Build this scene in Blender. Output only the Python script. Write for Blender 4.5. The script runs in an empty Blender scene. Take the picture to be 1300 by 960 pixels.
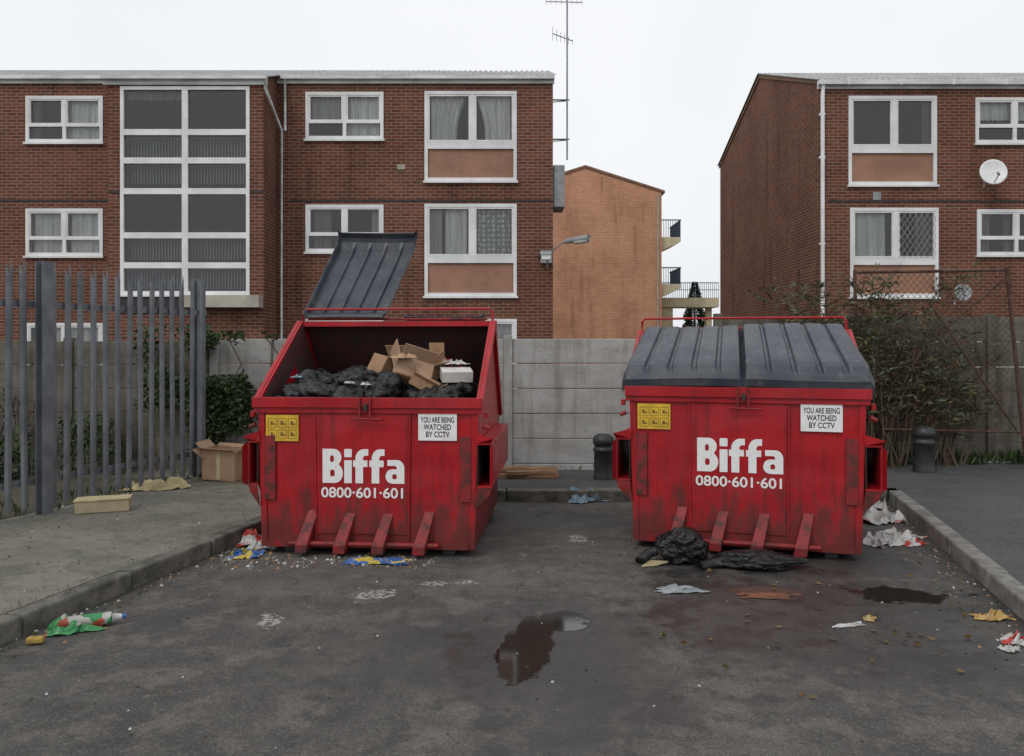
import bpy, math, random, bmesh
from mathutils import Vector, Matrix, noise
random.seed(7)
R=random.Random(11)
scene=bpy.context.scene
F=1000.0; CX=650.0; HY=437.0; CH=1.7
def PX(px,Y): return (px-CX)/F*Y
def PZ(py,Y): return CH+(HY-py)/F*Y
# ---------------------------------------------------------------- nodes helpers
class NT:
    def __init__(s,m):
        s.t=m.node_tree; s.n=s.t.nodes; s.l=s.t.links
    def new(s,typ,**k):
        n=s.n.new(typ)
        for a,b in k.items(): setattr(n,a,b)
        return n
    def link(s,a,b): s.l.new(a,b)
    def inp(s,sock,v):
        if isinstance(v,bpy.types.NodeSocket): s.l.new(v,sock)
        else: sock.default_value=v
    def math(s,op,a,b=0.0,clamp=False):
        n=s.n.new('ShaderNodeMath'); n.operation=op; n.use_clamp=clamp
        s.inp(n.inputs[0],a); s.inp(n.inputs[1],b); return n.outputs[0]
    def vmath(s,op,a,b=(0,0,0)):
        n=s.n.new('ShaderNodeVectorMath'); n.operation=op
        s.inp(n.inputs[0],a)
        s.inp(n.inputs[1],b)
        return n.outputs['Value'] if op=='LENGTH' else n.outputs[0]
    def noise(s,vec,scale,detail=4,rough=.6,dist=0):
        n=s.n.new('ShaderNodeTexNoise'); n.inputs['Scale'].default_value=scale
        n.inputs['Detail'].default_value=min(detail,4); n.inputs['Roughness'].default_value=rough
        n.inputs['Distortion'].default_value=dist
        s.link(vec,n.inputs['Vector']); return n.outputs['Fac']
    def coord(s,scale=(1,1,1)):
        n=s.n.new('ShaderNodeTexCoord'); o=n.outputs['Object']
        if scale!=(1,1,1): o=s.vmath('MULTIPLY',o,scale)
        return o
    def step(s,v,a,b):
        n=s.n.new('ShaderNodeMapRange'); n.interpolation_type='SMOOTHSTEP'
        s.inp(n.inputs['Value'],v); n.inputs['From Min'].default_value=a; n.inputs['From Max'].default_value=b
        return n.outputs[0]
    def rng(s,v,a,b,c,d):
        n=s.n.new('ShaderNodeMapRange')
        s.inp(n.inputs['Value'],v)
        for k,x in zip(('From Min','From Max','To Min','To Max'),(a,b,c,d)): n.inputs[k].default_value=x
        return n.outputs[0]
    def mix(s,f,a,b,mode='MIX'):
        n=s.n.new('ShaderNodeMix'); n.data_type='RGBA'; n.blend_type=mode
        s.inp(n.inputs[0],f)
        def c(v): return v if isinstance(v,bpy.types.NodeSocket) else (tuple(v)+(1,))[:4]
        s.inp(n.inputs[6],c(a)); s.inp(n.inputs[7],c(b)); return n.outputs[2]
def newmat(name):
    m=bpy.data.materials.new(name); m.use_nodes=True
    t=NT(m); b=t.n['Principled BSDF']; return m,t,b
def bumpit(t,b,h,strength=.4,dist=.01):
    n=t.new('ShaderNodeBump'); n.inputs['Strength'].default_value=strength; n.inputs['Distance'].default_value=dist
    t.link(h,n.inputs['Height']); t.link(n.outputs[0],b.inputs['Normal'])
def mat(name,c1,c2=None,scale=6,rough=.7,stretch=(1,1,1),bump=.2,lo=.35,hi=.65,metal=0,spec=.5,rv=.1,bs=None,bd=.01):
    m,t,b=newmat(name)
    c2=c2 or tuple(x*.65 for x in c1)
    co=t.coord(stretch); n=t.noise(co,scale,4,.65)
    t.link(t.mix(t.step(n,lo,hi),c1,c2),b.inputs['Base Color'])
    t.link(t.rng(n,.3,.7,max(rough-rv,.02),min(rough+rv,1)),b.inputs['Roughness'])
    b.inputs['Metallic'].default_value=metal
    b.inputs['Specular IOR Level'].default_value=spec
    if bump: bumpit(t,b,t.noise(co,bs or scale*4,2),bump,bd)
    return m
def brick(name,ca,cb,mortar,varc=.0):
    m,t,b=newmat(name)
    co=t.coord(); s=t.new('ShaderNodeSeparateXYZ'); t.link(co,s.inputs[0])
    cmb=t.new('ShaderNodeCombineXYZ'); t.link(t.math('ADD',s.outputs[0],s.outputs[1]),cmb.inputs[0]); t.link(s.outputs[2],cmb.inputs[1])
    br=t.new('ShaderNodeTexBrick'); t.link(cmb.outputs[0],br.inputs['Vector'])
    br.inputs['Scale'].default_value=1; br.inputs['Brick Width'].default_value=.225; br.inputs['Row Height'].default_value=.075
    br.inputs['Mortar Size'].default_value=.010; br.inputs['Mortar Smooth'].default_value=.1; br.inputs['Bias'].default_value=-.1
    br.inputs['Color1'].default_value=ca+(1,); br.inputs['Color2'].default_value=cb+(1,); br.inputs['Mortar'].default_value=mortar+(1,)
    n=t.noise(co,.7,4,.6); c=t.mix(t.step(n,.35,.75),br.outputs[0],(.75,.72,.7),'MULTIPLY')
    n3=t.noise(t.coord((3,3,.25)),1.2,3); c=t.mix(t.step(n3,.5,.75),c,(.68,.64,.60),'MULTIPLY')
    t.link(c,b.inputs['Base Color']); b.inputs['Roughness'].default_value=.9
    b.inputs['Specular IOR Level'].default_value=.2
    return m
# ---------------------------------------------------------------- mesh helpers
class MB:
    def __init__(s): s.v=[]; s.f=[]; s.m=[]; s.mats=[]
    def mi(s,m):
        if m not in s.mats: s.mats.append(m)
        return s.mats.index(m)
    def add(s,vs,fs,m):
        o=len(s.v); s.v+= [tuple(v) for v in vs]; i=s.mi(m)
        for f in fs: s.f.append([o+k for k in f]); s.m.append(i)
    def box(s,x0,x1,y0,y1,z0,z1,m):
        vs=[(x,y,z) for x in (x0,x1) for y in (y0,y1) for z in (z0,z1)]
        s.add(vs,[(0,1,3,2),(4,6,7,5),(0,4,5,1),(2,3,7,6),(0,2,6,4),(1,5,7,3)],m)
    def obox(s,mtx,sx,sy,sz,m):
        vs=[mtx@Vector((x,y,z)) for x in (-sx/2,sx/2) for y in (-sy/2,sy/2) for z in (-sz/2,sz/2)]
        s.add(vs,[(0,1,3,2),(4,6,7,5),(0,4,5,1),(2,3,7,6),(0,2,6,4),(1,5,7,3)],m)
    def prism(s,poly,x0,x1,m):   # poly in (y,z)
        n=len(poly); vs=[(x0,p[0],p[1]) for p in poly]+[(x1,p[0],p[1]) for p in poly]
        fs=[tuple(range(n)),tuple(range(2*n-1,n-1,-1))]+[(i,i+n,(i+1)%n+n,(i+1)%n) for i in range(n)]
        s.add(vs,fs,m)
    def quad(s,a,b,c,d,m): s.add([a,b,c,d],[(0,1,2,3)],m)
    def tube(s,pts,r,m,n=8,r2=None):
        pts=[Vector(p) for p in pts]; vs=[]; L=len(pts)
        for i,p in enumerate(pts):
            d=(pts[min(i+1,L-1)]-pts[max(i-1,0)]).normalized()
            a=d.cross(Vector((0,0,1)))
            if a.length<.05: a=d.cross(Vector((1,0,0)))
            a.normalize(); b=d.cross(a)
            rr=r if r2 is None else r+(r2-r)*i/(L-1)
            for k in range(n):
                an=2*math.pi*k/n; vs.append(p+a*math.cos(an)*rr+b*math.sin(an)*rr)
        fs=[(i*n+k,i*n+(k+1)%n,(i+1)*n+(k+1)%n,(i+1)*n+k) for i in range(L-1) for k in range(n)]
        fs+=[tuple(range(n)),tuple(range(L*n-1,(L-1)*n-1,-1))]
        s.add(vs,fs,m)
    def lathe(s,c,prof,m,n=24):
        vs=[(c[0]+r*math.cos(2*math.pi*k/n),c[1]+r*math.sin(2*math.pi*k/n),c[2]+z) for r,z in prof for k in range(n)]
        fs=[(i*n+k,i*n+(k+1)%n,(i+1)*n+(k+1)%n,(i+1)*n+k) for i in range(len(prof)-1) for k in range(n)]
        fs.append(tuple(range((len(prof)-1)*n,len(prof)*n)))
        s.add(vs,fs,m)
    def obj(s,name,parent=None,smooth=False,bevel=0,loc=(0,0,0),rotz=0):
        me=bpy.data.meshes.new(name); me.from_pydata(s.v,[],s.f)
        for m in s.mats: me.materials.append(m)
        me.polygons.foreach_set('material_index',s.m)
        if smooth: me.polygons.foreach_set('use_smooth',[True]*len(s.f))
        me.update()
        o=bpy.data.objects.new(name,me); scene.collection.objects.link(o)
        o.location=loc; o.rotation_euler[2]=rotz
        if parent: o.parent=parent
        if bevel:
            b=o.modifiers.new('b','BEVEL'); b.width=bevel; b.segments=2; b.limit_method='ANGLE'
        return o
def empty(name,loc=(0,0,0),rotz=0):
    o=bpy.data.objects.new(name,None); scene.collection.objects.link(o); o.location=loc; o.rotation_euler[2]=rotz; return o
# ---------------------------------------------------------------- materials
M_brick=brick('brick_brown',(.185,.066,.042),(.105,.040,.029),(.24,.17,.13))
M_brick2=brick('brick_brown_right',(.195,.068,.043),(.11,.041,.029),(.24,.17,.13))
M_brickO=brick('brick_orange',(.60,.27,.145),(.48,.20,.105),(.52,.39,.29))
M_upvc=mat('white_upvc',(.80,.80,.80),(.66,.66,.65),scale=1.5,rough=.4,bump=0)
M_panel=mat('spandrel_panel',(.34,.175,.11),(.27,.135,.085),scale=1.5,rough=.6,bump=.05)
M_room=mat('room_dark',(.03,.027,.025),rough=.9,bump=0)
M_roof=mat('roof_sheet',(.42,.42,.42),(.28,.28,.27),scale=2,rough=.8,bump=0)
M_fascia=mat('fascia_white',(.74,.75,.75),(.5,.5,.49),scale=1,rough=.5,stretch=(1,1,4),bump=0)
M_concS=mat('cream_concrete',(.48,.44,.37),(.34,.31,.26),scale=2,rough=.85)
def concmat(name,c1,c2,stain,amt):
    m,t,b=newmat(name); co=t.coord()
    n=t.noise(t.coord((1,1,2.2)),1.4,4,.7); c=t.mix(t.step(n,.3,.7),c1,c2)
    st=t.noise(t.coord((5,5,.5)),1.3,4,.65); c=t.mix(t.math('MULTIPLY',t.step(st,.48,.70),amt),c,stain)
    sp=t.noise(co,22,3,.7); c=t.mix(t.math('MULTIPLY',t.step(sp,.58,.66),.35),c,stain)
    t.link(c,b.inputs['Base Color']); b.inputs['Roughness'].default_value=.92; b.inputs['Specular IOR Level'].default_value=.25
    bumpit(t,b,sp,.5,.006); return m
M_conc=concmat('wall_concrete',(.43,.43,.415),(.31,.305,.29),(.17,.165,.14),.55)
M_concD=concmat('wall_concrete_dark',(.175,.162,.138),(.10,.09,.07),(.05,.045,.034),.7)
M_galv=mat('galvanised_steel',(.19,.205,.22),(.12,.13,.145),scale=3,rough=.55,metal=.25,bump=0)
M_rust=mat('rusty_steel',(.10,.05,.03),(.05,.028,.02),scale=12,rough=.85,bump=0)
M_black=mat('black_paint',(.018,.018,.02),(.03,.03,.03),scale=9,rough=.5)
M_dark=mat('dark_metal',(.03,.03,.03),rough=.6)
M_grey=mat('grey_metal',(.3,.31,.32),(.22,.23,.24),scale=5,rough=.5,bump=0)
M_lidm,t,b=newmat('lid_plastic')
co=t.coord(); n=t.noise(co,3,4); n2=t.noise(co,40,2)
c=t.mix(t.step(n,.35,.7),(.028,.034,.048),(.064,.069,.081))
c=t.mix(t.math('MULTIPLY',t.step(t.noise(co,9,4,.75),.56,.66),.5),c,(.12,.115,.11))
t.link(c,b.inputs['Base Color'])
t.link(t.rng(n2,.3,.7,.30,.5),b.inputs['Roughness']); bumpit(t,b,n2,.15,.004)
def redmat(name):
    m,t,b=newmat(name)
    co=t.coord(); sp=t.new('ShaderNodeSeparateXYZ'); t.link(co,sp.inputs[0])
    base=t.mix(t.step(t.noise(co,1.7,4),.3,.7),(.42,.009,.015),(.30,.008,.013))
    st=t.noise(t.coord((12,12,.7)),1.6,4,.7)
    base=t.mix(t.math('MULTIPLY',t.step(st,.49,.72),.55),base,(.10,.010,.010))  # rain streaks
    sc=t.step(t.noise(t.coord((2,2,14)),6,4,.8,.6),.66,.70); base=t.mix(t.math('MULTIPLY',sc,.45),base,(.25,.085,.075))
    mid=t.noise(co,17,4,.75)
    ch=t.step(mid,.685,.72); base=t.mix(ch,base,(.05,.026,.02))
    low=t.math('SUBTRACT',t.noise(t.coord((5,5,1.6)),2.2,4,.7),t.math('MULTIPLY',sp.outputs[2],.6))
    dm=t.step(low,.12,.42); base=t.mix(t.math('MULTIPLY',dm,.72),base,(.055,.022,.018))
    t.link(base,b.inputs['Base Color'])
    r=t.rng(mid,.3,.7,.26,.48); t.link(t.math('ADD',r,t.math('MULTIPLY',dm,.25)),b.inputs['Roughness'])
    b.inputs['Specular IOR Level'].default_value=.4
    h=t.math('ADD',t.math('MULTIPLY',t.noise(co,2.3,1),3.0),t.math('MULTIPLY',mid,.12))
    bumpit(t,b,h,.55,.018); return m
M_red=redmat('bin_red_paint')
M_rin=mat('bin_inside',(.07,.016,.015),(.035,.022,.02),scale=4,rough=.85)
M_rrust=mat('worn_red_paint',(.24,.010,.013),(.07,.020,.016),scale=9,rough=.6,lo=.42,hi=.66)
M_white=mat('white_vinyl',(.80,.80,.79),(.66,.60,.58),scale=9,rough=.5,bump=0,lo=.5,hi=.75)
M_yel=mat('yellow_sticker',(.72,.47,.03),(.55,.33,.03),scale=10,rough=.5,bump=0)
M_ink=mat('black_ink',(.02,.02,.02),rough=.6,bump=0)
M_inkY=mat('brown_ink',(.16,.10,.02),rough=.6,bump=0)
M_bag,t,b=newmat('bin_bag_plastic'); b.inputs['Base Color'].default_value=(.010,.010,.011,1); b.inputs['Roughness'].default_value=.22
bumpit(t,b,t.noise(t.coord(),16,4,.7,1.2),.9,.02)
M_card=mat('cardboard',(.36,.215,.12),(.27,.16,.09),scale=4,rough=.85,bump=.1)
M_cardl=mat('cardboard_pale',(.42,.27,.17),(.34,.215,.135),scale=4,rough=.85,bump=.1)
M_cardw=mat('white_card',(.62,.60,.56),(.5,.47,.43),scale=6,rough=.7)
M_wood=mat('timber',(.30,.17,.09),(.15,.09,.05),scale=3,rough=.8,stretch=(1,8,8))
M_cream=mat('cream_cloth',(.55,.47,.27),(.38,.32,.18),scale=6,rough=.9)
def litmat(name,cols,scale=14,rough=.35):
    m,t,b=newmat(name); v=t.new('ShaderNodeTexVoronoi'); v.inputs['Scale'].default_value=scale
    t.link(t.coord(),v.inputs['Vector']); r=t.new('ShaderNodeValToRGB'); r.color_ramp.interpolation='CONSTANT'
    sp=t.new('ShaderNodeSeparateColor'); t.link(v.outputs['Color'],sp.inputs[0]); t.link(sp.outputs[0],r.inputs[0])
    e=r.color_ramp.elements; e[0].color=cols[0]+(1,); e[0].position=0
    e[1].color=cols[1]+(1,); e[1].position=1/len(cols)
    for i,c in enumerate(cols[2:]): k=e.new((i+2)/len(cols)); k.color=c+(1,)
    t.link(r.outputs[0],b.inputs['Base Color']); b.inputs['Roughness'].default_value=rough; return m
L_blue=litmat('litter_blue',[(.03,.10,.32),(.5,.38,.05),(.03,.08,.25),(.03,.10,.3)])
L_red=litmat('litter_red',[(.42,.04,.03),(.5,.5,.48),(.40,.05,.04),(.40,.03,.03)])
L_green=litmat('litter_green',[(.03,.20,.06),(.04,.24,.08),(.4,.4,.36),(.4,.08,.05)])
L_white=litmat('litter_white',[(.52,.52,.50),(.45,.45,.43),(.48,.46,.43),(.36,.16,.15)],9)
L_plain=mat('litter_plain_white',(.52,.52,.50),(.40,.39,.37),scale=7,rough=.45,bump=0)
L_lblue=litmat('litter_pale_blue',[(.18,.28,.34),(.24,.33,.38),(.14,.23,.29)])
L_yel=litmat('litter_yellow',[(.42,.27,.08),(.35,.21,.06),(.4,.32,.16)])
def glassmat(name,g=.10):
    m,t,b=newmat(name); t.n.remove(b)
    tr=t.new('ShaderNodeBsdfTransparent'); tr.inputs[0].default_value=(.90,.92,.92,1)
    gl=t.new('ShaderNodeBsdfGlossy'); gl.inputs['Roughness'].default_value=.02
    fr=t.new('ShaderNodeFresnel'); fr.inputs[0].default_value=1.5
    mx=t.new('ShaderNodeMixShader'); t.link(t.math('ADD',fr.outputs[0],g,True),mx.inputs[0])
    bp=t.new('ShaderNodeBump'); bp.inputs['Strength'].default_value=.15; bp.inputs['Distance'].default_value=.02
    t.link(t.noise(t.coord(),1.3,1),bp.inputs['Height']); t.link(bp.outputs[0],gl.inputs['Normal'])
    t.link(tr.outputs[0],mx.inputs[1]); t.link(gl.outputs[0],mx.inputs[2]); t.link(mx.outputs[0],t.n['Material Output'].inputs[0]); return m
M_glass=glassmat('window_glass',.045)
def netmat(name,col,pat):
    m,t,b=newmat(name); co=t.coord()
    if pat:
        v=t.new('ShaderNodeTexVoronoi'); v.inputs['Scale'].default_value=9; v.inputs['Randomness'].default_value=.25; t.link(co,v.inputs['Vector'])
        c=t.mix(t.step(v.outputs['Distance'],.25,.5),col,tuple(x*.35 for x in col))
    else: c=t.mix(t.step(t.noise(t.coord((4,1,.3)),2,3),.3,.7),col,tuple(x*.72 for x in col))
    t.link(c,b.inputs['Base Color']); b.inputs['Roughness'].default_value=.9; return m
M_net=netmat('net_curtain',(.90,.90,.87),False); M_netp=netmat('patterned_net',(.85,.85,.85),True); M_netd=netmat('dark_curtain',(.30,.24,.19),False); M_netg=netmat('grey_curtain',(.5,.5,.48),False)
# ---------------------------------------------------------------- windows / walls
def wall_holes(mb,x0,x1,z0,z1,Y,holes,m,dep=.12):
    xs=sorted({x0,x1}|{h[0] for h in holes}|{h[1] for h in holes}); zs=sorted({z0,z1}|{h[2] for h in holes}|{h[3] for h in holes})
    for i in range(len(xs)-1):
        for j in range(len(zs)-1):
            cx=(xs[i]+xs[i+1])/2; cz=(zs[j]+zs[j+1])/2
            if any(h[0]<cx<h[1] and h[2]<cz<h[3] for h in holes): continue
            mb.quad((xs[i],Y,zs[j]),(xs[i+1],Y,zs[j]),(xs[i+1],Y,zs[j+1]),(xs[i],Y,zs[j+1]),m)
    for a,b_,c,d in holes:
        for q in (((a,c),(a,d)),((b_,c),(b_,d)),((a,c),(b_,c)),((a,d),(b_,d))):
            (u,v),(w,x)=q; mb.quad((u,Y,v),(w,Y,x),(w,Y+dep,x),(u,Y+dep,v),m)
def curtain(mb,x0,x1,z0,z1,Y,m,swag=0):
    n=max(10,int((x1-x0)*40)); vs=[]; K=6
    for i in range(n+1):
        for j in range(K+1):
            v=j/K; x=x0+(x1-x0)*i/n
            if swag: x=x0+(x-x0)*(1-.42*swag*math.sin(math.pi*min(1,(1-v)*1.3)*.5)) if swag>0 else x1-(x1-x)*(1+.42*swag*math.sin(math.pi*min(1,(1-v)*1.3)*.5))
            o=.035*math.sin(i*1.3+x0*5+v*.7)+.02*math.sin(i*.6+v)
            vs.append((x,Y+o,z0+(z1-z0)*v))
    mb.add(vs,[(i*(K+1)+j,(i+1)*(K+1)+j,(i+1)*(K+1)+j+1,i*(K+1)+j+1) for i in range(n) for j in range(K)],m)
def window(parent,name,r,Y,kind='small',cur=None,open_=0):
    x0,x1,z0,z1=r; mb=MB(); fw=.075; ya,yb=Y-.025,Y+.09
    mb.box(x0,x1,ya,yb,z1-fw,z1,M_upvc); mb.box(x0,x1,ya,yb,z0,z0+fw,M_upvc)
    mb.box(x0,x0+fw,ya+.002,yb,z0+fw,z1-fw,M_upvc); mb.box(x1-fw,x1,ya+.002,yb,z0+fw,z1-fw,M_upvc)
    mb.box(x0-.03,x1+.03,Y-.07,Y-.001,z0-.05,z0-.002,M_upvc)
    w=x1-x0; h=z1-z0; gx0,gx1=x0+fw,x1-fw; gz0,gz1=z0+fw,z1-fw
    def vb(x,a,b,t=.06,pr=0): mb.box(x-t/2,x+t/2,ya+.004-pr,yb-.01,a,b,M_upvc)
    def hb(z,a,b,t=.06): mb.box(a,b,ya+.006,yb-.012,z-t/2,z+t/2,M_upvc)
    def sash(a,b,c,d,t=.035):
        mb.box(a,b,ya+.012,yb-.02,d-t,d,M_upvc); mb.box(a,b,ya+.012,yb-.02,c,c+t,M_upvc)
        mb.box(a,a+t,ya+.014,yb-.02,c+t,d-t,M_upvc); mb.box(b-t,b,ya+.014,yb-.02,c+t,d-t,M_upvc)
    if kind=='small':
        xm=(x0+x1)/2; vb(xm,gz0,gz1,.08); zt=gz0+(gz1-gz0)*.34
        hb(zt,gx0,xm-.04,.05); hb(zt,xm+.04,gx1,.05)
        sash(gx0,xm-.04,zt+.025,gz1); sash(xm+.04,gx1,zt+.025,gz1)
        gl=[(gx0,gx1,gz0,gz1)]
    elif kind=='tall':
        zp=z0+h*.385; hb(zp,gx0,gx1,.11)
        hb(zp+.08,gx0,gx1,.045)
        xm=(x0+x1)/2+w*.02; vb(xm,zp+.1,gz1,.10)
        sash(gx0,xm-.05,zp+.11,gz1,.04); sash(xm+.05,gx1,zp+.11,gz1,.04)
        mb.box(gx0,gx1,Y+.03,Y+.06,gz0,zp-.055,M_panel)
        gl=[(gx0,gx1,zp+.05,gz1)]
    elif kind=='stair':
        xm=(x0+x1)/2; vb(xm,gz0,gz1,.13)
        rows=open_
        for z in rows: hb(z,gx0,gx1,.13)
        gl=[(gx0,gx1,gz0,gz1)]
        nb=40
        for z in (rows[0]-.55,rows[1]-.45,rows[3]-.5,rows[4]-.5):
            for i in range(nb):
                x=gx0+(gx1-gx0)*(i+.5)/nb; mb.box(x-.012,x+.012,Y+.3,Y+.32,z,z+.48,M_grey)
            mb.box(gx0,gx1,Y+.295,Y+.325,z+.48,z+.51,M_grey)
    for a,b_,c,d in gl: mb.quad((a,Y+.03,c),(b_,Y+.03,c),(b_,Y+.03,d),(a,Y+.03,d),M_glass)
    a,b_,c,d=gl[0]
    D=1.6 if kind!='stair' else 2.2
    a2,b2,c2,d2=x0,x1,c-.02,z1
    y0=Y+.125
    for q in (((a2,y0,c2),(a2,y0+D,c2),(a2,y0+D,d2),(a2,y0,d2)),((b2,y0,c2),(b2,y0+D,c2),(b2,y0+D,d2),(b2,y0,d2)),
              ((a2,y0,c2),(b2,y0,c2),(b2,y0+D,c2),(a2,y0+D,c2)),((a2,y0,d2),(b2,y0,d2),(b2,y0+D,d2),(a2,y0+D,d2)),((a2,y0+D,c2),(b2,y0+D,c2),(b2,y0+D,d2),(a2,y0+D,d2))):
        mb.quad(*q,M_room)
    if cur:
        for q in cur:
            f0,f1,cm,g0=q[:4]; sw=q[4] if len(q)>4 else 0
            curtain(mb,a+(b_-a)*f0,a+(b_-a)*f1,c+(d-c)*g0,d,Y+.16,cm,sw)
    return mb.obj(name,parent)
def rect(px0,px1,py0,py1,Y): return (PX(px0,Y),PX(px1,Y),PZ(py1,Y),PZ(py0,Y))
def corrug(mb,x0,x1,prof,m,th=.015):
    n=int((x1-x0)/.0365); vs=[]; 
    k=len(prof)
    for lay in (0,-th):
        for i in range(n+1):
            x=x0+(x1-x0)*i/n; dz=.026*math.sin(i*math.pi/2)
            for y,z in prof: vs.append((x,y,z+dz+lay))
    fs=[]; N=(n+1)*k
    for i in range(n):
        for j in range(k-1):
            a=i*k+j; fs.append((a,a+k,a+k+1,a+1)); fs.append((N+a,N+a+1,N+a+k+1,N+a+k))
        fs.append((i*k,N+i*k,N+(i+1)*k,(i+1)*k))
    mb.add(vs,fs,m)
FY=18.2; BY=17.2; RD=4.35
def building_left():
    P=empty('brick_apartment_block'); xl,xr=-17.5,PX(702,FY); bx0,bx1=PX(137,BY),PX(335,BY); ez=7.86
    W=[('window_1',rect(33,131,122,181,FY),'small',[(0,.10,M_netd,0),(.5,1,M_net,.0)]),
       ('window_2',rect(33,131,265,325,FY),'small',[(0,.45,M_net,0),(.55,1,M_net,0)]),
       ('window_2b',rect(33,131,410,470,FY),'small',[(0,1,M_net,0)]),
       ('window_0',rect(-110,-12,122,181,FY),'small',[(0,1,M_net,0)]),('window_0b',rect(-110,-12,265,325,FY),'small',None)]
    V=[('window_3',rect(388,487,117,177,FY),'small',[(0,.47,M_netg,.4),(.52,1,M_net,0)]),
       ('window_4',rect(388,487,260,320,FY),'small',[(0.05,.3,M_netd,0),(.86,1,M_netg,0)]),
       ('window_4b',rect(388,487,405,465,FY),'small',None),
       ('window_5',rect(539,656,116,230,FY),'tall',[(.03,.44,M_net,0,.6),(.56,.97,M_net,0,-.6)]),
       ('window_6',rect(539,656,259,376,FY),'tall',[(0.2,.45,M_net,0),(.5,.98,M_netp,0),(0,.16,M_netg,0)]),
       ('window_7',rect(539,656,405,520,FY),'tall',[(0,1,M_net,0)])]
    S=rect(153,317,110,374,BY)
    mb=MB()
    wall_holes(mb,xl,bx0,0,ez,FY,[w[1] for w in W],M_brick)
    wall_holes(mb,bx1,xr,0,ez,FY,[w[1] for w in V],M_brick)
    bz=ez-.35
    wall_holes(mb,bx0,bx1,0,bz,BY,[S],M_brick)
    for x in (bx0,bx1): mb.quad((x,BY,0),(x,FY,0),(x,FY,ez),(x,BY,bz),M_brick)
    for x in (xl,xr): mb.add([(x,FY,0),(x,FY+2*RD,0),(x,FY+2*RD,ez),(x,FY+RD,ez+1.6),(x,FY,ez)],[(0,1,2,3,4)],M_brick)
    mb.quad((xl,FY+2*RD,0),(xr,FY+2*RD,0),(xr,FY+2*RD,ez),(xl,FY+2*RD,ez),M_brick)
    mb.obj('walls',P)
    for n,r,k,c in W+V: window(P,n,r,FY,k,c)
    rows=[PZ(y,BY) for y in (168,204,243,299,337)]
    window(P,'stair_window',S,BY,'stair',[(0,.48,M_netd,.96)],rows)
    rf=MB(); sl=.368
    zf=lambda y: ez+.06+sl*(y-FY)
    corrug(rf,xl,bx0-.1,[(FY-.12,zf(FY-.12)),(FY+RD,zf(FY+RD)),(FY+2*RD+.1,zf(FY-.1))],M_roof)
    corrug(rf,bx0-.1,bx1+.1,[(BY-.12,zf(BY-.12)),(FY+RD,zf(FY+RD)),(FY+2*RD+.1,zf(FY-.1))],M_roof)
    corrug(rf,bx1+.1,xr+.06,[(FY-.12,zf(FY-.12)),(FY+RD,zf(FY+RD)),(FY+2*RD+.1,zf(FY-.1))],M_roof)
    rf.obj('roof',P)
    f=MB()
    f.box(xl,bx0-.003,FY-.05,FY-.003,ez-.15,ez+.0,M_fascia); f.box(bx1+.003,xr+.03,FY-.05,FY-.003,ez-.15,ez+.0,M_fascia)
    f.box(bx0-.08,bx1+.08,BY-.06,BY-.003,bz-.16,bz+.0,M_fascia)
    f.box(xl,bx0-.1,FY-.15,FY-.052,ez-.07,ez+.01,M_fascia); f.box(bx1+.1,xr+.03,FY-.15,FY-.052,ez-.07,ez+.01,M_fascia)
    f.box(bx0-.1,bx1+.1,BY-.16,BY-.062,bz-.06,bz+.01,M_fascia)
    f.obj('fascia_and_gutter',P)
    p=MB(); 
    p.tube([(bx1+.06,BY-.11,bz-.05),(bx1+.06,BY-.08,bz-.25),(bx1+.12,FY-.1,bz-.9),(bx1+.12,FY-.08,0)],.035,M_fascia)
    p.tube([(bx1+.2,FY-.1,ez-.05),(bx1+.2,FY-.08,bz-.9)],.03,M_fascia)
    p.obj('downpipe',P,smooth=True)
    s=MB(); z=PZ(257,FY)+.02
    s.box(bx1+.3,xr-.01,FY-.012,FY-.001,z,z+.045,M_dark)
    s.box(xl,bx0-.01,FY-.012,FY-.001,z,z+.045,M_dark)
    z=PZ(245,BY)
    s.box(bx0+.01,S[0]-.02,BY-.012,BY-.001,z,z+.05,M_dark); s.box(S[1]+.02,bx1-.01,BY-.012,BY-.001,z,z+.05,M_dark)
    z0,z1=PZ(391,BY),PZ(376,BY); s.box(PX(236,BY),bx1-.0,BY-.35,BY-.04,z0,z1,M_concS)
    s.box(PX(150,BY),PX(236,BY)-.01,BY-.03,BY-.002,PZ(398,BY),PZ(376,BY),M_dark)
    s.obj('slab_edges',P)
    b=MB(); b.box(xr+.01,xr+.28,FY+.1,FY+.9,PZ(262,FY),PZ(208,FY),M_grey); b.obj('meter_box',P,bevel=.02)
    v=MB(); v.box(PX(510,FY)-.1,PX(510,FY)+.08,FY-.02,FY-.001,PZ(212,FY)-.06,PZ(212,FY)+.06,M_concS); v.obj('air_vent',P)
    return P
building_left()
RY=18.3
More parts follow.
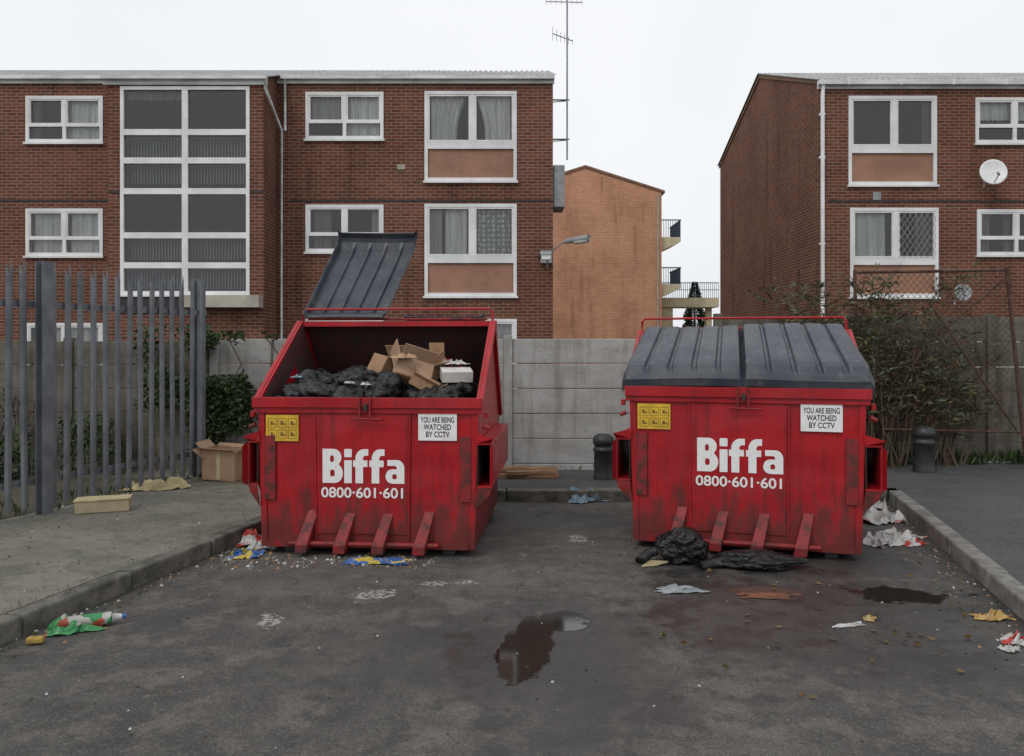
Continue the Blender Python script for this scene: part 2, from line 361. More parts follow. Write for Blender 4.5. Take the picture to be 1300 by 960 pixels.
def building_right():
    P=empty('brick_apartment_block'); xl,xr=PX(1040,RY),24; ez=7.78
    W=[('window_1',rect(1077,1189,122,235,RY),'tall',[(0,.08,M_netd,0),(.9,1,M_netd,0)]),
       ('window_2',rect(1079,1191,264,377,RY),'tall',[(0,.42,M_net,.0),(.8,1,M_netd,0)]),
       ('window_3',rect(1238,1338,124,182,RY),'small',[(0,1,M_net,.55)]),
       ('window_4',rect(1240,1340,266,324,RY),'small',[(0,.2,M_netd,0),(.4,.6,M_netd,0)]),
       ('window_5',rect(1079,1191,407,520,RY),'tall',None),('window_6',rect(1240,1340,410,465,RY),'small',None),
       ('window_7',rect(1390,1500,122,235,RY),'tall',None),('window_8',rect(1390,1500,264,377,RY),'tall',[(0,1,M_net,0)])]
    mb=MB(); wall_holes(mb,xl,xr,0,ez,RY,[w[1] for w in W],M_brick2)
    for x in (xl,xr): mb.add([(x,RY,0),(x,RY+2*RD,0),(x,RY+2*RD,ez),(x,RY+RD,ez+1.62),(x,RY,ez)],[(0,1,2,3,4)],M_brick2)
    mb.quad((xl,RY+2*RD,0),(xr,RY+2*RD,0),(xr,RY+2*RD,ez),(xl,RY+2*RD,ez),M_brick2)
    mb.obj('walls',P)
    for n,r,k,c in W: window(P,n,r,RY,k,c)
    rf=MB(); zf=lambda y: ez+.08+.372*(y-RY)
    corrug(rf,xl-.08,xr,[(RY-.12,zf(RY-.12)),(RY+RD,zf(RY+RD)),(RY+2*RD+.1,zf(RY-.1))],M_roof); rf.obj('roof',P)
    f=MB(); f.box(xl-.05,xr,RY-.05,RY-.003,ez-.16,ez,M_fascia); f.box(xl-.06,xr,RY-.17,RY-.052,ez-.09,ez+.02,M_fascia)
    for i in range(12): f.box(xl+.6+i*1.2,xl+.66+i*1.2,RY-.18,RY-.04,ez-.10,ez+.03,M_upvc)
    for a,b_ in (((RY-.05,ez-.05),(RY+RD,ez+1.57)),((RY+RD,ez+1.57),(RY+2*RD+.05,ez-.05))):
        f.prism([(a[0],a[1]),(b_[0],b_[1]),(b_[0],b_[1]+.1),(a[0],a[1]+.1)],xl-.035,xl-.004,M_wood)
    f.obj('fascia_and_gutter',P)
    p=MB(); p.tube([(xl+.05,RY-.11,ez-.08),(xl+.05,RY-.08,ez-.3),(xl+.05,RY-.08,0)],.045,M_upvc,10)
    for z in (2,4,6,7): p.box(xl-.01,xl+.11,RY-.09,RY-.01,z,z+.05,M_upvc)
    p.obj('downpipe',P,smooth=False)
    s=MB(); z=PZ(257,RY); s.box(xl+.2,xr,RY-.012,RY-.001,z,z+.045,M_dark)
    s.box(PX(1108,RY),PX(1118,RY),RY-.02,RY-.001,PZ(254,RY),PZ(244,RY),M_grey); s.obj('slab_edges',P)
    g=MB(); r=rect(1140,1187,270,328,RY); x0,x1,z0,z1=r
    def clip(c,sg):
        pts=[]
        n=60
        for i in range(n+1):
            x=x0+(x1-x0)*i/n; z=c+sg*1.5*(x-x0)
            if z0<=z<=z1: pts.append((x,RY-.035,z))
        if len(pts)>1: g.tube([pts[0],pts[-1]],.005,M_grey,4)
    k=z0-2.0
    while k<z1+2: clip(k,1); clip(k,-1); k+=.2
    g.obj('window_grille',P)
    return P
building_right()
def dish(px,py,Y,r,m,tilt=.5):
    P=empty('satellite_dish',(PX(px,Y),Y,PZ(py,Y)))
    mb=MB(); n=28; vs=[]; ks=7
    for i in range(ks+1):
        rr=r*i/ks
        for k in range(n):
            a=2*math.pi*k/n; vs.append((rr*math.cos(a)*.92,-.22*rr*rr/r,rr*math.sin(a)))
    fs=[(i*n+k,i*n+(k+1)%n,(i+1)*n+(k+1)%n,(i+1)*n+k) for i in range(ks) for k in range(n)]
    mb.add(vs,fs,m)
    o=mb.obj('reflector',P,smooth=True); o.rotation_euler=(-.25,0,-.25); s=o.modifiers.new('s','SOLIDIFY'); s.thickness=.012
    a=MB(); a.tube([(0,.02,0),(-.0,.14,-.02),(0,.3,-.05),(0,.32,-.25)],.02,M_grey); a.tube([(.0,0,-r*.9),(-.1,-r*1.3,-r*.35)],.012,M_grey); a.tube([(-.1,-r*1.3,-r*.4),(-.1,-r*1.15,-r*.2)],.03,M_grey)
    a.obj('bracket_and_receiver',P,smooth=True)
dish(1260,220,RY-.42,.31,M_upvc); dish(1222,372,RY-.42,.2,M_grey)
# aerial mast
P=empty('tv_aerial_mast',(PX(720,18.5),18.5,0)); mb=MB()
M_teal=mat('teal_bracket',(.05,.2,.18))
zt=11.0; mb.tube([(0,0,PZ(203,18.5)),(0,0,zt)],.02,M_grey)
for py in (127,177):
    z=PZ(py,18.5); mb.tube([(-.38,0,z),(.05,0,z)],.018,M_teal)
    mb.tube([(-.38,.12,z-.02),(0,0,z-.02)],.012,M_grey)
z=PZ(47,18.5); mb.tube([(-.35,-.2,z),(.15,.3,z+.02)],.012,M_grey)
for i in range(6):
    u=i/5; x=-.35+.5*u; y=-.2+.5*u; mb.tube([(x,y,z-.16+.02*i),(x,y,z+.16-.02*i)],.006,M_grey,5)
z=PZ(2,18.5); mb.tube([(-.5,0,z),(.35,.05,z)],.012,M_grey)
for i in range(8):
    x=-.5+.85*i/7; mb.tube([(x,-.12,z-.12),(x,.12,z+.12)],.006,M_grey,5)
mb.tube([(0,0,zt-.2),(0,.0,zt+.4)],.01,M_grey,5)
mb.obj('mast_and_elements',P)
# wall lamp + cctv
Y=18.1
P=empty('street_lamp',(0,0,0)); mb=MB(); 
mb.box(PX(686,Y),PX(701,Y),Y-.02,Y+.09,PZ(334,Y),PZ(318,Y),M_grey)
mb.tube([(PX(700,Y),Y,PZ(322,Y)),(PX(706,Y),Y-.15,PZ(314,Y)),(PX(718,Y),Y-.3,PZ(308,Y))],.02,M_grey)
mb.obj('arm_and_bracket',P)
h=MB(); a=Vector((PX(716,Y),Y-.3,PZ(309,Y))); b_=Vector((PX(745,Y),Y-.55,PZ(306,Y)))
h.tube([a,a.lerp(b_,.15),a.lerp(b_,.5),a.lerp(b_,.9),b_],.05,M_grey,12,.085); h.tube([a.lerp(b_,.4)-Vector((0,0,.04)),a.lerp(b_,.95)-Vector((0,0,.05))],.06,M_cardw,12)
h.obj('lantern_head',P,smooth=True)
P=empty('cctv_camera'); mb=MB(); x=PX(694,Y); z=PZ(329,Y)
mb.box(x-.14,x+.06,Y-.5,Y-.32,z-.06,z+.06,M_upvc); mb.box(x-.17,x+.08,Y-.54,Y-.3,z+.065,z+.085,M_upvc); mb.tube([(x,Y-.4,z-.06),(x,Y-.3,z-.2),(x,Y,z-.2)],.02,M_grey); mb.tube([(x-.2,Y-.41,z),(x-.14,Y-.41,z)],.045,M_dark); mb.obj('housing',P)
# ---------------------------------------------------------------- far orange building + balconies + walkway
def far():
    P=empty('orange_brick_apartment_block'); Y=38
    xl,xm,xr=PX(640,Y),PX(743,Y),PX(840,Y); zr=PZ(213,Y); ze=PZ(244,Y)
    zl=zr-(xm-xl)*(zr-ze)/(xr-xm)
    mb=MB(); D=16
    mb.add([(xl,Y,0),(xr,Y,0),(xr,Y,ze),(xm,Y,zr),(xl,Y,zl),(xl,Y+D,0),(xr,Y+D,0),(xr,Y+D,ze),(xm,Y+D,zr),(xl,Y+D,zl)],
      [(0,1,2,3,4),(9,8,7,6,5),(1,6,7,2),(0,4,9,5)],M_brickO); mb.obj('walls',P)
    r=MB(); tl=mat('roof_tiles',(.26,.13,.08),(.17,.09,.06),scale=3,rough=.9,bump=0)
    for (x0,z0,x1,z1) in ((xl,zl,xm,zr),(xm,zr,xr+.15,ze-.05)):
        r.add([(x0,Y-.06,z0),(x1,Y-.06,z1),(x1,Y-.06,z1+.12),(x0,Y-.06,z0+.12),(x0,Y+D,z0),(x1,Y+D,z1),(x1,Y+D,z1+.12),(x0,Y+D,z0+.12)],[(0,1,2,3),(4,7,6,5),(3,2,6,7),(0,4,5,1)],tl)
    r.obj('roof',P)
    b=MB(); cr=mat('cream_render',(.62,.55,.36),(.5,.44,.3),scale=2,rough=.8,bump=0)
    blue=mat('blue_railing',(.03,.06,.09),rough=.5,bump=0)
    for pt,pm,pb in ((278,300,318),(339,360,378)):
        x1=PX(866,Y); z0,z1,z2=PZ(pb,Y),PZ(pm,Y),PZ(pt,Y)
        b.add([(xr,Y+.3,z0),(x1,Y+.3,z1-.22),(x1,Y+.3,z1),(xr,Y+.3,z1),(xr,Y+3,z0),(x1,Y+3,z1-.22),(x1,Y+3,z1),(xr,Y+3,z1)],[(0,1,2,3),(4,7,6,5),(3,2,6,7),(0,4,5,1),(1,5,6,2)],cr)
        b.tube([(xr,Y+.32,z2),(x1,Y+.32,z2),(x1,Y+3,z2)],.03,blue,6)
        for i in range(9):
            x=xr+(x1-xr)*(i+.5)/9; b.box(x-.012,x+.012,Y+.31,Y+.335,z1,z2,blue)
        for i in range(20):
            y=Y+.4+i*.13; b.box(x1-.012,x1+.012,y,y+.02,z1,z2,blue)
    b.obj('balconies',P)
    b=MB(); b.tube([(PX(835,Y),Y-.06,0),(PX(835,Y),Y-.06,ze-.1)],.04,M_concS,6); b.obj('downpipe',P)
    W=empty('raised_walkway'); w=MB(); x0,x1=xr+.01,PX(935,Y); yy=Y+3.2
    w.box(x0,x1,yy,yy+1.6,PZ(390,yy),PZ(378,yy),cr)
    w.box(x0,PX(872,Y),yy+.1,yy+1.5,0,PZ(390,yy)-.01,cr)
    w.tube([(x0,yy+.05,PZ(359,yy)),(x1,yy+.05,PZ(359,yy))],.025,blue,6); w.tube([(x0,yy+.05,PZ(368,yy)),(x1,yy+.05,PZ(368,yy))],.02,blue,6)
    n=34
    for i in range(n):
        x=x0+(x1-x0)*i/(n-1); w.box(x-.011,x+.011,yy+.04,yy+.06,PZ(378,yy),PZ(359,yy),blue)
    w.box(x1-.55,x1-.25,yy+.5,yy+.8,0,PZ(390,yy)-.01,cr)
    w.obj('deck_and_railing',W)
far()
# ---------------------------------------------------------------- foliage
def leafm(name,c): 
    m,t,b=newmat(name); t.link(t.mix(t.noise(t.coord(),3,2),tuple(x*.6 for x in c),tuple(x*1.35 for x in c)),b.inputs['Base Color']); b.inputs['Roughness'].default_value=.55
    b.inputs['Specular IOR Level'].default_value=.3; return m
LF=[leafm('leaf_a',(.045,.075,.02)),leafm('leaf_b',(.07,.10,.035)),leafm('leaf_c',(.028,.045,.018))]
LB=[leafm('buddleia_leaf_a',(.07,.095,.04)),leafm('buddleia_leaf_b',(.12,.14,.08)),leafm('buddleia_leaf_c',(.04,.052,.024)),leafm('buddleia_leaf_dry',(.14,.09,.035))]
M_bark=mat('bark',(.12,.085,.055),(.06,.045,.03),scale=20,rough=.9,bump=0)
def leaf(mb,p,d,l,w,m,r):
    d=d.normalized(); s=d.cross(Vector((r.uniform(-1,1),r.uniform(-1,1),r.uniform(-.2,1)))); 
    if s.length<.01: s=Vector((1,0,0))
    s.normalize(); n=d.cross(s)
    mb.add([p,p+d*l*.5+s*w*.5+n*w*.12,p+d*l,p+d*l*.5-s*w*.5+n*w*.12],[(0,1,2,3)],m)
def ivy(name,regions,size=.07,seed=1):
    r=random.Random(seed); mb=MB()
    for (x0,x1,y0,y1,z0,z1,n) in regions:
        for i in range(n):
            p=Vector((r.uniform(x0,x1),r.uniform(y0,y1),r.uniform(z0,z1)))
            if noise.noise(p*2.3+Vector((seed,0,0)))<-.12+.25*(abs((p.z-z0)/(z1-z0)-.4)): continue
            leaf(mb,p,Vector((r.uniform(-1,1),r.uniform(-1,.2),r.uniform(-1,.3))),size*r.uniform(.5,1.3),size*r.uniform(.5,.9),LF[r.choice((0,0,1,2,2))],r)
    for i in range(14):
        reg=regions[i%len(regions)]; x=r.uniform(reg[0],reg[1]); pts=[(x+r.uniform(-.12,.12)*k/3,reg[3]-.02,.12+(reg[5]-.2)*k/5) for k in range(6)]
        mb.tube(pts,.008,M_bark,5)
    return mb.obj(name)
ivy('ivy_plant',[(-3.95,-3.25,9.55,9.84,.62,1.86,4600),(-3.95,-3.55,9.6,9.84,.12,1.2,1400),(-4.6,-3.7,9.55,9.84,.9,1.95,2000),(-3.25,-2.8,9.68,9.85,1.35,1.84,600),(-3.4,-2.95,9.7,9.86,.8,1.3,320)],.062,3)
ivy('garden_shrub',[(-6.6,-5.7,8.7,9.6,.1,1.15,2400)],.07,5)
ivy('garden_shrub',[(-5.4,-4.7,9.2,9.8,.1,.85,1200)],.06,8)
def shrub(name,base,spread,n,hgt,seed,lean=(0,0)):
    r=random.Random(seed); mb=MB()
    for i in range(n):
        a=r.uniform(0,2*math.pi); out=r.uniform(.15,1)*spread; H=hgt*r.uniform(.45,1.05)
        p0=Vector(base)+Vector((r.uniform(-.3,.3),r.uniform(-.1,.1),0))
        tip=p0+Vector((math.cos(a)*out+lean[0]*r.random(),math.sin(a)*out*.35+lean[1],H))
        pts=[]
        K=9
        for k in range(K):
            u=k/(K-1); p=p0.lerp(tip,u); p.z=p0.z+H*(1-(1-u)**1.7)-(.45*max(0,u-.65)*r.uniform(.5,1.6)); p+=Vector((r.uniform(-.03,.03),r.uniform(-.03,.03),0)); pts.append(p)
        mb.tube(pts,.013,M_bark,5,.003)
        for k in range(3,K):
            for j in range(r.randint(1,4)):
                q=pts[k-1].lerp(pts[k],r.random()); sd=Vector((r.uniform(-1,1),r.uniform(-.7,.7),r.uniform(-.1,.8))).normalized(); L=r.uniform(.12,.42)
                q2=q+sd*L; mb.tube([q,q2],.004,M_bark,4,.002)
                for l in range(r.randint(3,9)):
                    pp=q.lerp(q2,r.uniform(.15,1)); leaf(mb,pp,sd+Vector((r.uniform(-1,1),r.uniform(-1,1),r.uniform(-.8,.4))),r.uniform(.05,.12),r.uniform(.014,.03),LB[r.choice((0,0,1,1,2,3))],r)
    return mb.obj(name)
shrub('buddleia_bush',(PX(1120,10.1),10.15,.12),1.5,44,2.55,21,(-.1,0))
shrub('buddleia_bush',(PX(1190,10.2),10.2,.12),.9,22,1.8,22)
shrub('buddleia_bush',(PX(1065,10.2),10.3,.12),.8,18,2.4,25,(-.2,0))
# conifer + distant tree line
r=random.Random(5); mb=MB(); Y=46; x=PX(882,Y)
mb.tube([(x,Y,0),(x,Y,5)],.12,M_bark,6,.02)
for i in range(8000):
    u=r.random()**1.4; h=.6+u*4.7; rad=(1-u)**.75*.95*(.35+.65*r.random())*(1+.12*math.sin(h*6)); a=r.uniform(0,6.283)
    leaf(mb,Vector((x+rad*math.cos(a),Y+rad*math.sin(a),h)),Vector((math.cos(a),math.sin(a),-.2+r.random()*.6)),.18,.07,LF[r.choice((0,2,2))],r)
mb.obj('conifer_tree')
mb=MB()
for c in range(70):
    cx=r.uniform(-60,75); cy=r.uniform(62,80); ch=r.uniform(1.5,4.2)
    mb.tube([(cx,cy,0),(cx+.2,cy,ch*.8)],.15,M_bark,5,.04)
    for i in range(220):
        d=Vector((r.gauss(0,1),r.gauss(0,1),r.gauss(0,.6))); leaf(mb,Vector((cx,cy,ch*.6))+d*ch*.35,d+Vector((0,0,.3)),.5,.3,LF[r.choice((0,2,2))],r)
mb.obj('distant_trees')
# ---------------------------------------------------------------- ground
xL=lambda y: -2.89+.254*(y-4.44)
xR=lambda y: 3.13+.254*(y-4.82)
def groundmat():
    m,t,b=newmat('wet_asphalt'); co=t.coord()
    sx=t.new('ShaderNodeSeparateXYZ'); t.link(co,sx.inputs[0])
    nA=t.math('SUBTRACT',t.noise(co,1.3,4,.65),.5); nB=t.math('SUBTRACT',t.noise(co,5.5,4,.7),.5)
    def ell(cx,cy,rx,ry,amp=.9,ampB=.3,a=.75,bb=1.05,rot=0):
        v=t.vmath('SUBTRACT',co,(cx,cy,0)); 
        if rot:
            rn=t.new('ShaderNodeVectorRotate'); rn.rotation_type='Z_AXIS'; t.link(v,rn.inputs[0]); rn.inputs['Angle'].default_value=rot; v=rn.outputs[0]
        v=t.vmath('DIVIDE',v,(rx,ry,1)); d=t.vmath('LENGTH',v)
        d=t.math('ADD',d,t.math('ADD',t.math('MULTIPLY',nA,amp*2),t.math('MULTIPLY',nB,ampB*2)))
        return t.math('SUBTRACT',1.0,t.step(d,a,bb))
    big=t.noise(co,.75,4,.65); med=t.noise(co,3.6,4,.72); fine=t.noise(co,130,1,.6)
    c=t.mix(t.step(big,.34,.66),(.105,.096,.085),(.050,.046,.043))
    c=t.mix(t.math('MULTIPLY',t.step(med,.49,.62),.55),c,(.145,.13,.11))
    c=t.mix(t.math('MULTIPLY',t.step(nB,-.02,-.14),.55),c,(.035,.033,.031))
    v=t.new('ShaderNodeTexVoronoi'); v.inputs['Scale'].default_value=130; t.link(co,v.inputs['Vector'])
    sp=t.new('ShaderNodeSeparateColor'); t.link(v.outputs['Color'],sp.inputs[0])
    c=t.mix(t.math('MULTIPLY',t.step(sp.outputs[0],.80,.88),.3),c,(.20,.19,.17))
    c=t.mix(t.math('MULTIPLY',t.step(sp.outputs[1],.7,.8),.5),c,(.028,.027,.026))
    # silt and muck gathered along the kerbs
    ly=t.math('MULTIPLY',sx.outputs[1],.254)
    dl=t.math('ADD',t.math('SUBTRACT',sx.outputs[0],ly),4.018); dr_=t.math('SUBTRACT',t.math('ADD',ly,1.906),sx.outputs[0])
    dk=t.math('MINIMUM',dl,dr_); dk=t.math('ADD',dk,t.math('MULTIPLY',nB,.7))
    c=t.mix(t.math('MULTIPLY',t.math('SUBTRACT',1.0,t.step(dk,.02,.30)),.65),c,(.034,.030,.024))
    pn=t.step(t.noise(co,24,4,.75),.46,.54)
    for a in ((PX(475,5.35),5.35,.20,.16),(PX(345,4.85),4.85,.12,.16),(PX(735,6.9),6.9,.12,.2),(PX(560,5.6),5.6,.32,.08)):
        e=ell(*a,amp=.5,ampB=2.2,a=.45,bb=.75); e=t.math('MULTIPLY',e,pn)
        c=t.mix(t.math('MULTIPLY',e,.75),c,(.40,.39,.36))
    oil=ell(PX(560,4.2),4.3,1.0,.7,1.0,.4,.4,1.2); c=t.mix(t.math('MULTIPLY',oil,.5),c,(.022,.022,.022))
    wet=t.math('MAXIMUM',ell(2.2,4.9,1.7,1.25,.8,.5,.6,1.15),ell(.3,4.3,.75,1.2,.7,.5,.6,1.1))
    wet=t.math('MAXIMUM',wet,ell(2.4,6.0,1.1,.5,.7,.4,.6,1.1))
    wet=t.math('MAXIMUM',wet,ell(.45,7.6,.8,.5,.7,.4,.6,1.1))
    film=t.math('MULTIPLY',wet,t.step(t.math('ADD',nA,t.math('MULTIPLY',nB,1.2)),.04,-.20))
    pud=ell(.08,4.45,.17,.62,.35,.35,.80,.88,.15)
    pud=t.math('MAXIMUM',pud,ell(.30,4.85,.22,.22,.5,.5,.74,.84))
    pud=t.math('MAXIMUM',pud,ell(2.65,5.35,.50,.26,.9,.8,.60,.72))
    c=t.mix(t.math('MULTIPLY',wet,.62),c,(.028,.026,.024)); c=t.mix(t.math('MULTIPLY',film,.6),c,(.022,.021,.019)); c=t.mix(pud,c,(.018,.016,.014))
    rust=ell(PX(972,5.4),5.42,.27,.12,.25,.5,.6,1.0); c=t.mix(t.math('MULTIPLY',rust,.5),c,(.13,.05,.025))
    t.link(c,b.inputs['Base Color'])
    rg=t.math('ADD',.85,t.math('MULTIPLY',wet,-.34)); rg=t.math('ADD',rg,t.math('MULTIPLY',film,-.14))
    rg=t.math('MULTIPLY',rg,t.math('SUBTRACT',1.0,t.math('MULTIPLY',pud,.9))); t.link(rg,b.inputs['Roughness'])
    h=t.math('ADD',t.math('MULTIPLY',fine,.5),t.math('MULTIPLY',v.outputs['Distance'],.5)); h=t.math('ADD',h,t.math('MULTIPLY',med,2.2))
    h=t.math('MULTIPLY',h,t.math('SUBTRACT',1.0,t.math('MULTIPLY',pud,.985))); h=t.math('MULTIPLY',h,t.math('SUBTRACT',1.0,t.math('MULTIPLY',film,.35))); bumpit(t,b,h,.55,.006); return m
M_road=groundmat()
def pavemat(name,a,b_,moss,spk,mossamt=.6,scale=.9):
    m,t,b=newmat(name); co=t.coord()
    n1=t.noise(co,scale,4,.68); n2=t.noise(co,2.6,4,.72)
    c=t.mix(t.step(n1,.32,.68),a,b_)
    c=t.mix(t.math('MULTIPLY',t.step(n2,.48,.62),mossamt),c,moss)
    v=t.new('ShaderNodeTexVoronoi'); v.inputs['Scale'].default_value=110; t.link(co,v.inputs['Vector'])
    sp=t.new('ShaderNodeSeparateColor'); t.link(v.outputs['Color'],sp.inputs[0])
    c=t.mix(t.math('MULTIPLY',t.step(sp.outputs[0],.82,.88),.4),c,spk)
    c=t.mix(t.math('MULTIPLY',t.step(t.noise(co,9,4,.75),.57,.64),.5),c,(.03,.028,.025))
    t.link(c,b.inputs['Base Color']); t.link(t.rng(n2,.35,.65,.6,.95),b.inputs['Roughness'])
    bumpit(t,b,t.math('ADD',t.noise(co,110,1),t.math('MULTIPLY',n2,2.0)),.5,.005); return m
M_pavL=pavemat('pavement_worn_concrete',(.20,.185,.150),(.12,.114,.09),(.085,.090,.055),(.28,.27,.24))
M_pavR=pavemat('pavement_asphalt',(.066,.066,.068),(.045,.045,.047),(.08,.078,.07),(.16,.16,.16),.45)
M_kerb=mat('kerb_stone',(.24,.23,.21),(.12,.115,.10),scale=5,rough=.85,bump=.5,bs=50,bd=.004)
M_kerbD=mat('kerb_stone_dirty',(.15,.14,.115),(.055,.055,.044),scale=5,rough=.85,bump=.5,bs=50,bd=.004)
M_dirt=mat('garden_ground',(.05,.05,.025),(.075,.06,.04),scale=2.5,rough=.95,bump=.6)
M_far=mat('far_ground',(.09,.09,.075),(.06,.065,.045),scale=.1,rough=.95,bump=0)
mb=MB(); mb.quad((-900,-900,-.03),(900,-900,-.03),(900,900,-.03),(-900,900,-.03),M_far); mb.obj('ground')
mb=MB(); mb.quad((-14,-20,0),(14,-20,0),(14,8.56,0),(-14,8.56,0),M_road); mb.obj('road')
KH=.12
mb=MB(); kw=.14
mb.add([(-14,-20,KH),(xL(-20)-kw,-20,KH),(xL(8.5)-kw,8.5,KH),(-14,8.5,KH),(-14,-20,-.02),(xL(-20)-kw,-20,-.02),(xL(8.5)-kw,8.5,-.02)],[(0,1,2,3),(1,5,6,2)],M_pavL)
mb.quad((-14,8.5,KH),(xL(8.5)-kw,8.5,KH),(-1.9,9.95,KH),(-14,9.95,KH),M_pavL)
o=mb.obj('pavement')
mb=MB(); mb.quad((xL(8.5)-kw,8.5+kw,KH+.0),(xR(8.5)+kw,8.5+kw,KH),(xR(8.5)+.9,10.8,KH),(-1.9,10.8,KH),M_pavR)
mb.add([(xR(-20)+kw,-20,KH),(14,-20,KH),(14,8.5+kw,KH),(xR(8.5)+kw,8.5+kw,KH)],[(0,1,2,3)],M_pavR)
mb.add([(xR(8.5)+kw,8.5+kw,KH),(14,8.5+kw,KH),(14,10.8,KH+.02),(xR(8.5)+.9,10.8,KH)],[(0,1,2,3)],M_pavR)
mb.obj('pavement')
def kerb(name,a,b_,side,m,seed=0,dz=0.0):
    r=random.Random(seed); a=Vector(a); b_=Vector(b_); d=(b_-a); L=d.length; d.normalize(); n=Vector((-d.y,d.x,0))*side
    mb=MB(); s=0
    while s<L-.05:
        l=min(.9,L-s); c=a+d*(s+l/2)+n*(kw/2+r.uniform(-.006,.006)); ang=math.atan2(d.y,d.x)+r.uniform(-.006,.006)
        mt=Matrix.Translation(c+Vector((0,0,KH/2-.045+r.uniform(-.005,.006)+dz)))@Matrix.Rotation(ang,4,'Z')
        mb.obox(mt,l-.010,kw-.004,KH+.1,m); s+=l
    return mb.obj(name,bevel=.018)
kerb('kerb',(xL(-5),-5,0),(xL(8.5),8.5,0),1,M_kerbD,1)
kerb('kerb',(xR(-5),-5,0),(xR(8.5),8.5,0),-1,M_kerb,2)
kerb('kerb',(xL(8.5),8.5,0),(xR(8.5),8.5,0),1,M_kerbD,3)
mb=MB(); mb.quad((-40,9.95,.05),(40,9.95,.05),(40,62,.05),(-40,62,.05),M_dirt); mb.obj('grass_ground')
mb=MB(); mb.quad((-13.9,5.2,KH+.006),(-5.35,5.2,KH+.006),(-3.75,9.3,KH+.006),(-13.9,9.3,KH+.006),M_dirt); mb.obj('garden_soil')
# ---------------------------------------------------------------- concrete panel walls
def panelwall(name,x0,x1,Y,ztop,m,mp,step=1.83,ph=.3,seed=0,off=0):
    P=empty(name); r=random.Random(seed); mb=MB(); ps=MB()
    x=x0+off
    while x<x1-.1:
        xe=min(x+step,x1); z=ztop
        while z>KH:
            zb=max(z-ph,.05); o=r.uniform(-.005,.005); mb.box(x+.055,xe-.055,Y+o,Y+.05,zb+.006,z-.003,m); z=zb
            if zb<=.05: break
        ps.box(x-.055,x+.055,Y-.035,Y+.085,.02,ztop+.04,mp); x+=step
    ps.box(x1-.055,x1+.055,Y-.035,Y+.085,.02,ztop+.04,mp)
    mb.obj('panels',P,bevel=.008); ps.obj('posts',P,bevel=.008)
WY=9.9
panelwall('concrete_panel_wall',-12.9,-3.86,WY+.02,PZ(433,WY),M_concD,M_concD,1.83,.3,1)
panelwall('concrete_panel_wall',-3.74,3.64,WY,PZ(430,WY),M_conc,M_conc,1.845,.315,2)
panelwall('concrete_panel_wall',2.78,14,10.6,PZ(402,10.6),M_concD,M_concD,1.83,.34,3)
# ---------------------------------------------------------------- palisade
A=Vector((-4.53,7.08,0)); B=Vector((-3.62,9.4,0)); dr=(B-A).normalized()
A2=A-dr*3.4; nrm=Vector((-dr.y,dr.x,0))
P=empty('palisade_fence'); mb=MB(); L=(B-A2).length; s=0; r=random.Random(4)
while s<L:
    c=A2+dr*s; tl=r.uniform(-.010,.010); z0=KH+.06; z1=2.34+r.uniform(-.012,.012)
    sec=[(-.036,.0),(-.014,-.018),(.014,-.018),(.036,.0)]
    vs=[]
    for z in (z0,z1):
        for u,v in sec: vs.append(c+dr*(u+tl*(z-1))+nrm*v+Vector((0,0,z)))
    vs+= [c+dr*(-.030+tl)+Vector((0,0,z1+.10)),c+dr*(0+tl)+nrm*-.018+Vector((0,0,z1+.15)),c+dr*(.030+tl)+Vector((0,0,z1+.10))]
    mb.add(vs,[(0,1,5,4),(1,2,6,5),(2,3,7,6),(4,5,8),(5,6,9),(6,7,10)],M_galv); s+=.148
o=mb.obj('pales',P); sm=o.modifiers.new('s','SOLIDIFY'); sm.thickness=.004
mb=MB()
ang=math.atan2(dr.y,dr.x)
for z in (.42,2.07):
    for off,hh,tt in ((.028,.06,.006),(.05,.006,.045)):
        c=(A2+B)/2+nrm*off+Vector((0,0,z)); mb.obox(Matrix.Translation(c)@Matrix.Rotation(ang,4,'Z'),L,tt,hh,M_galv)
mb.obj('rails',P)
mb=MB()
def ipost(s,off):
    c=A2+dr*s+nrm*off
    for (u,v,du,dv) in ((0,-.045,.11,.008),(0,.045,.11,.008),(0,0,.008,.082)):
        mb.obox(Matrix.Translation(c+dr*u+nrm*v+Vector((0,0,1.27)))@Matrix.Rotation(ang,4,'Z'),du,dv,2.4,M_galv)
ipost(L-.06,.09); ipost(L-2.19,-.07); ipost(L-2.19-2.75,.09)
mb.obj('posts',P)
# ---------------------------------------------------------------- chain-link fence on the right
P=empty('chain_link_fence'); Y=10.05; mb=MB()
x0,x1=PX(1085,Y),PX(1278,Y); zt=PZ(343,Y)
mb.tube([(x0,Y,zt-.03),(x1,Y,zt)],.02,M_rust); mb.tube([(x1,Y,zt+.03),(PX(1297,Y),Y-.1,KH)],.025,M_rust); mb.tube([(x0,Y,zt),(x0+.05,Y,KH)],.022,M_rust)
mb.tube([(x1,Y,zt-.1),(PX(1190,Y),Y,PZ(425,Y)),(PX(1160,Y),Y,PZ(450,Y))],.014,M_rust); mb.tube([(PX(1180,Y),Y,PZ(385,Y)),(PX(1290,Y),Y-.06,PZ(550,Y))],.014,M_rust)
mb.tube([(PX(1120,Y),Y,PZ(545,Y)),(PX(1296,Y),Y-.08,PZ(548,Y))],.014,M_rust)
mb.obj('frame',P)
mb=MB(); z0=PZ(548,Y); xa=x0; xb=x1+.05; st=.062
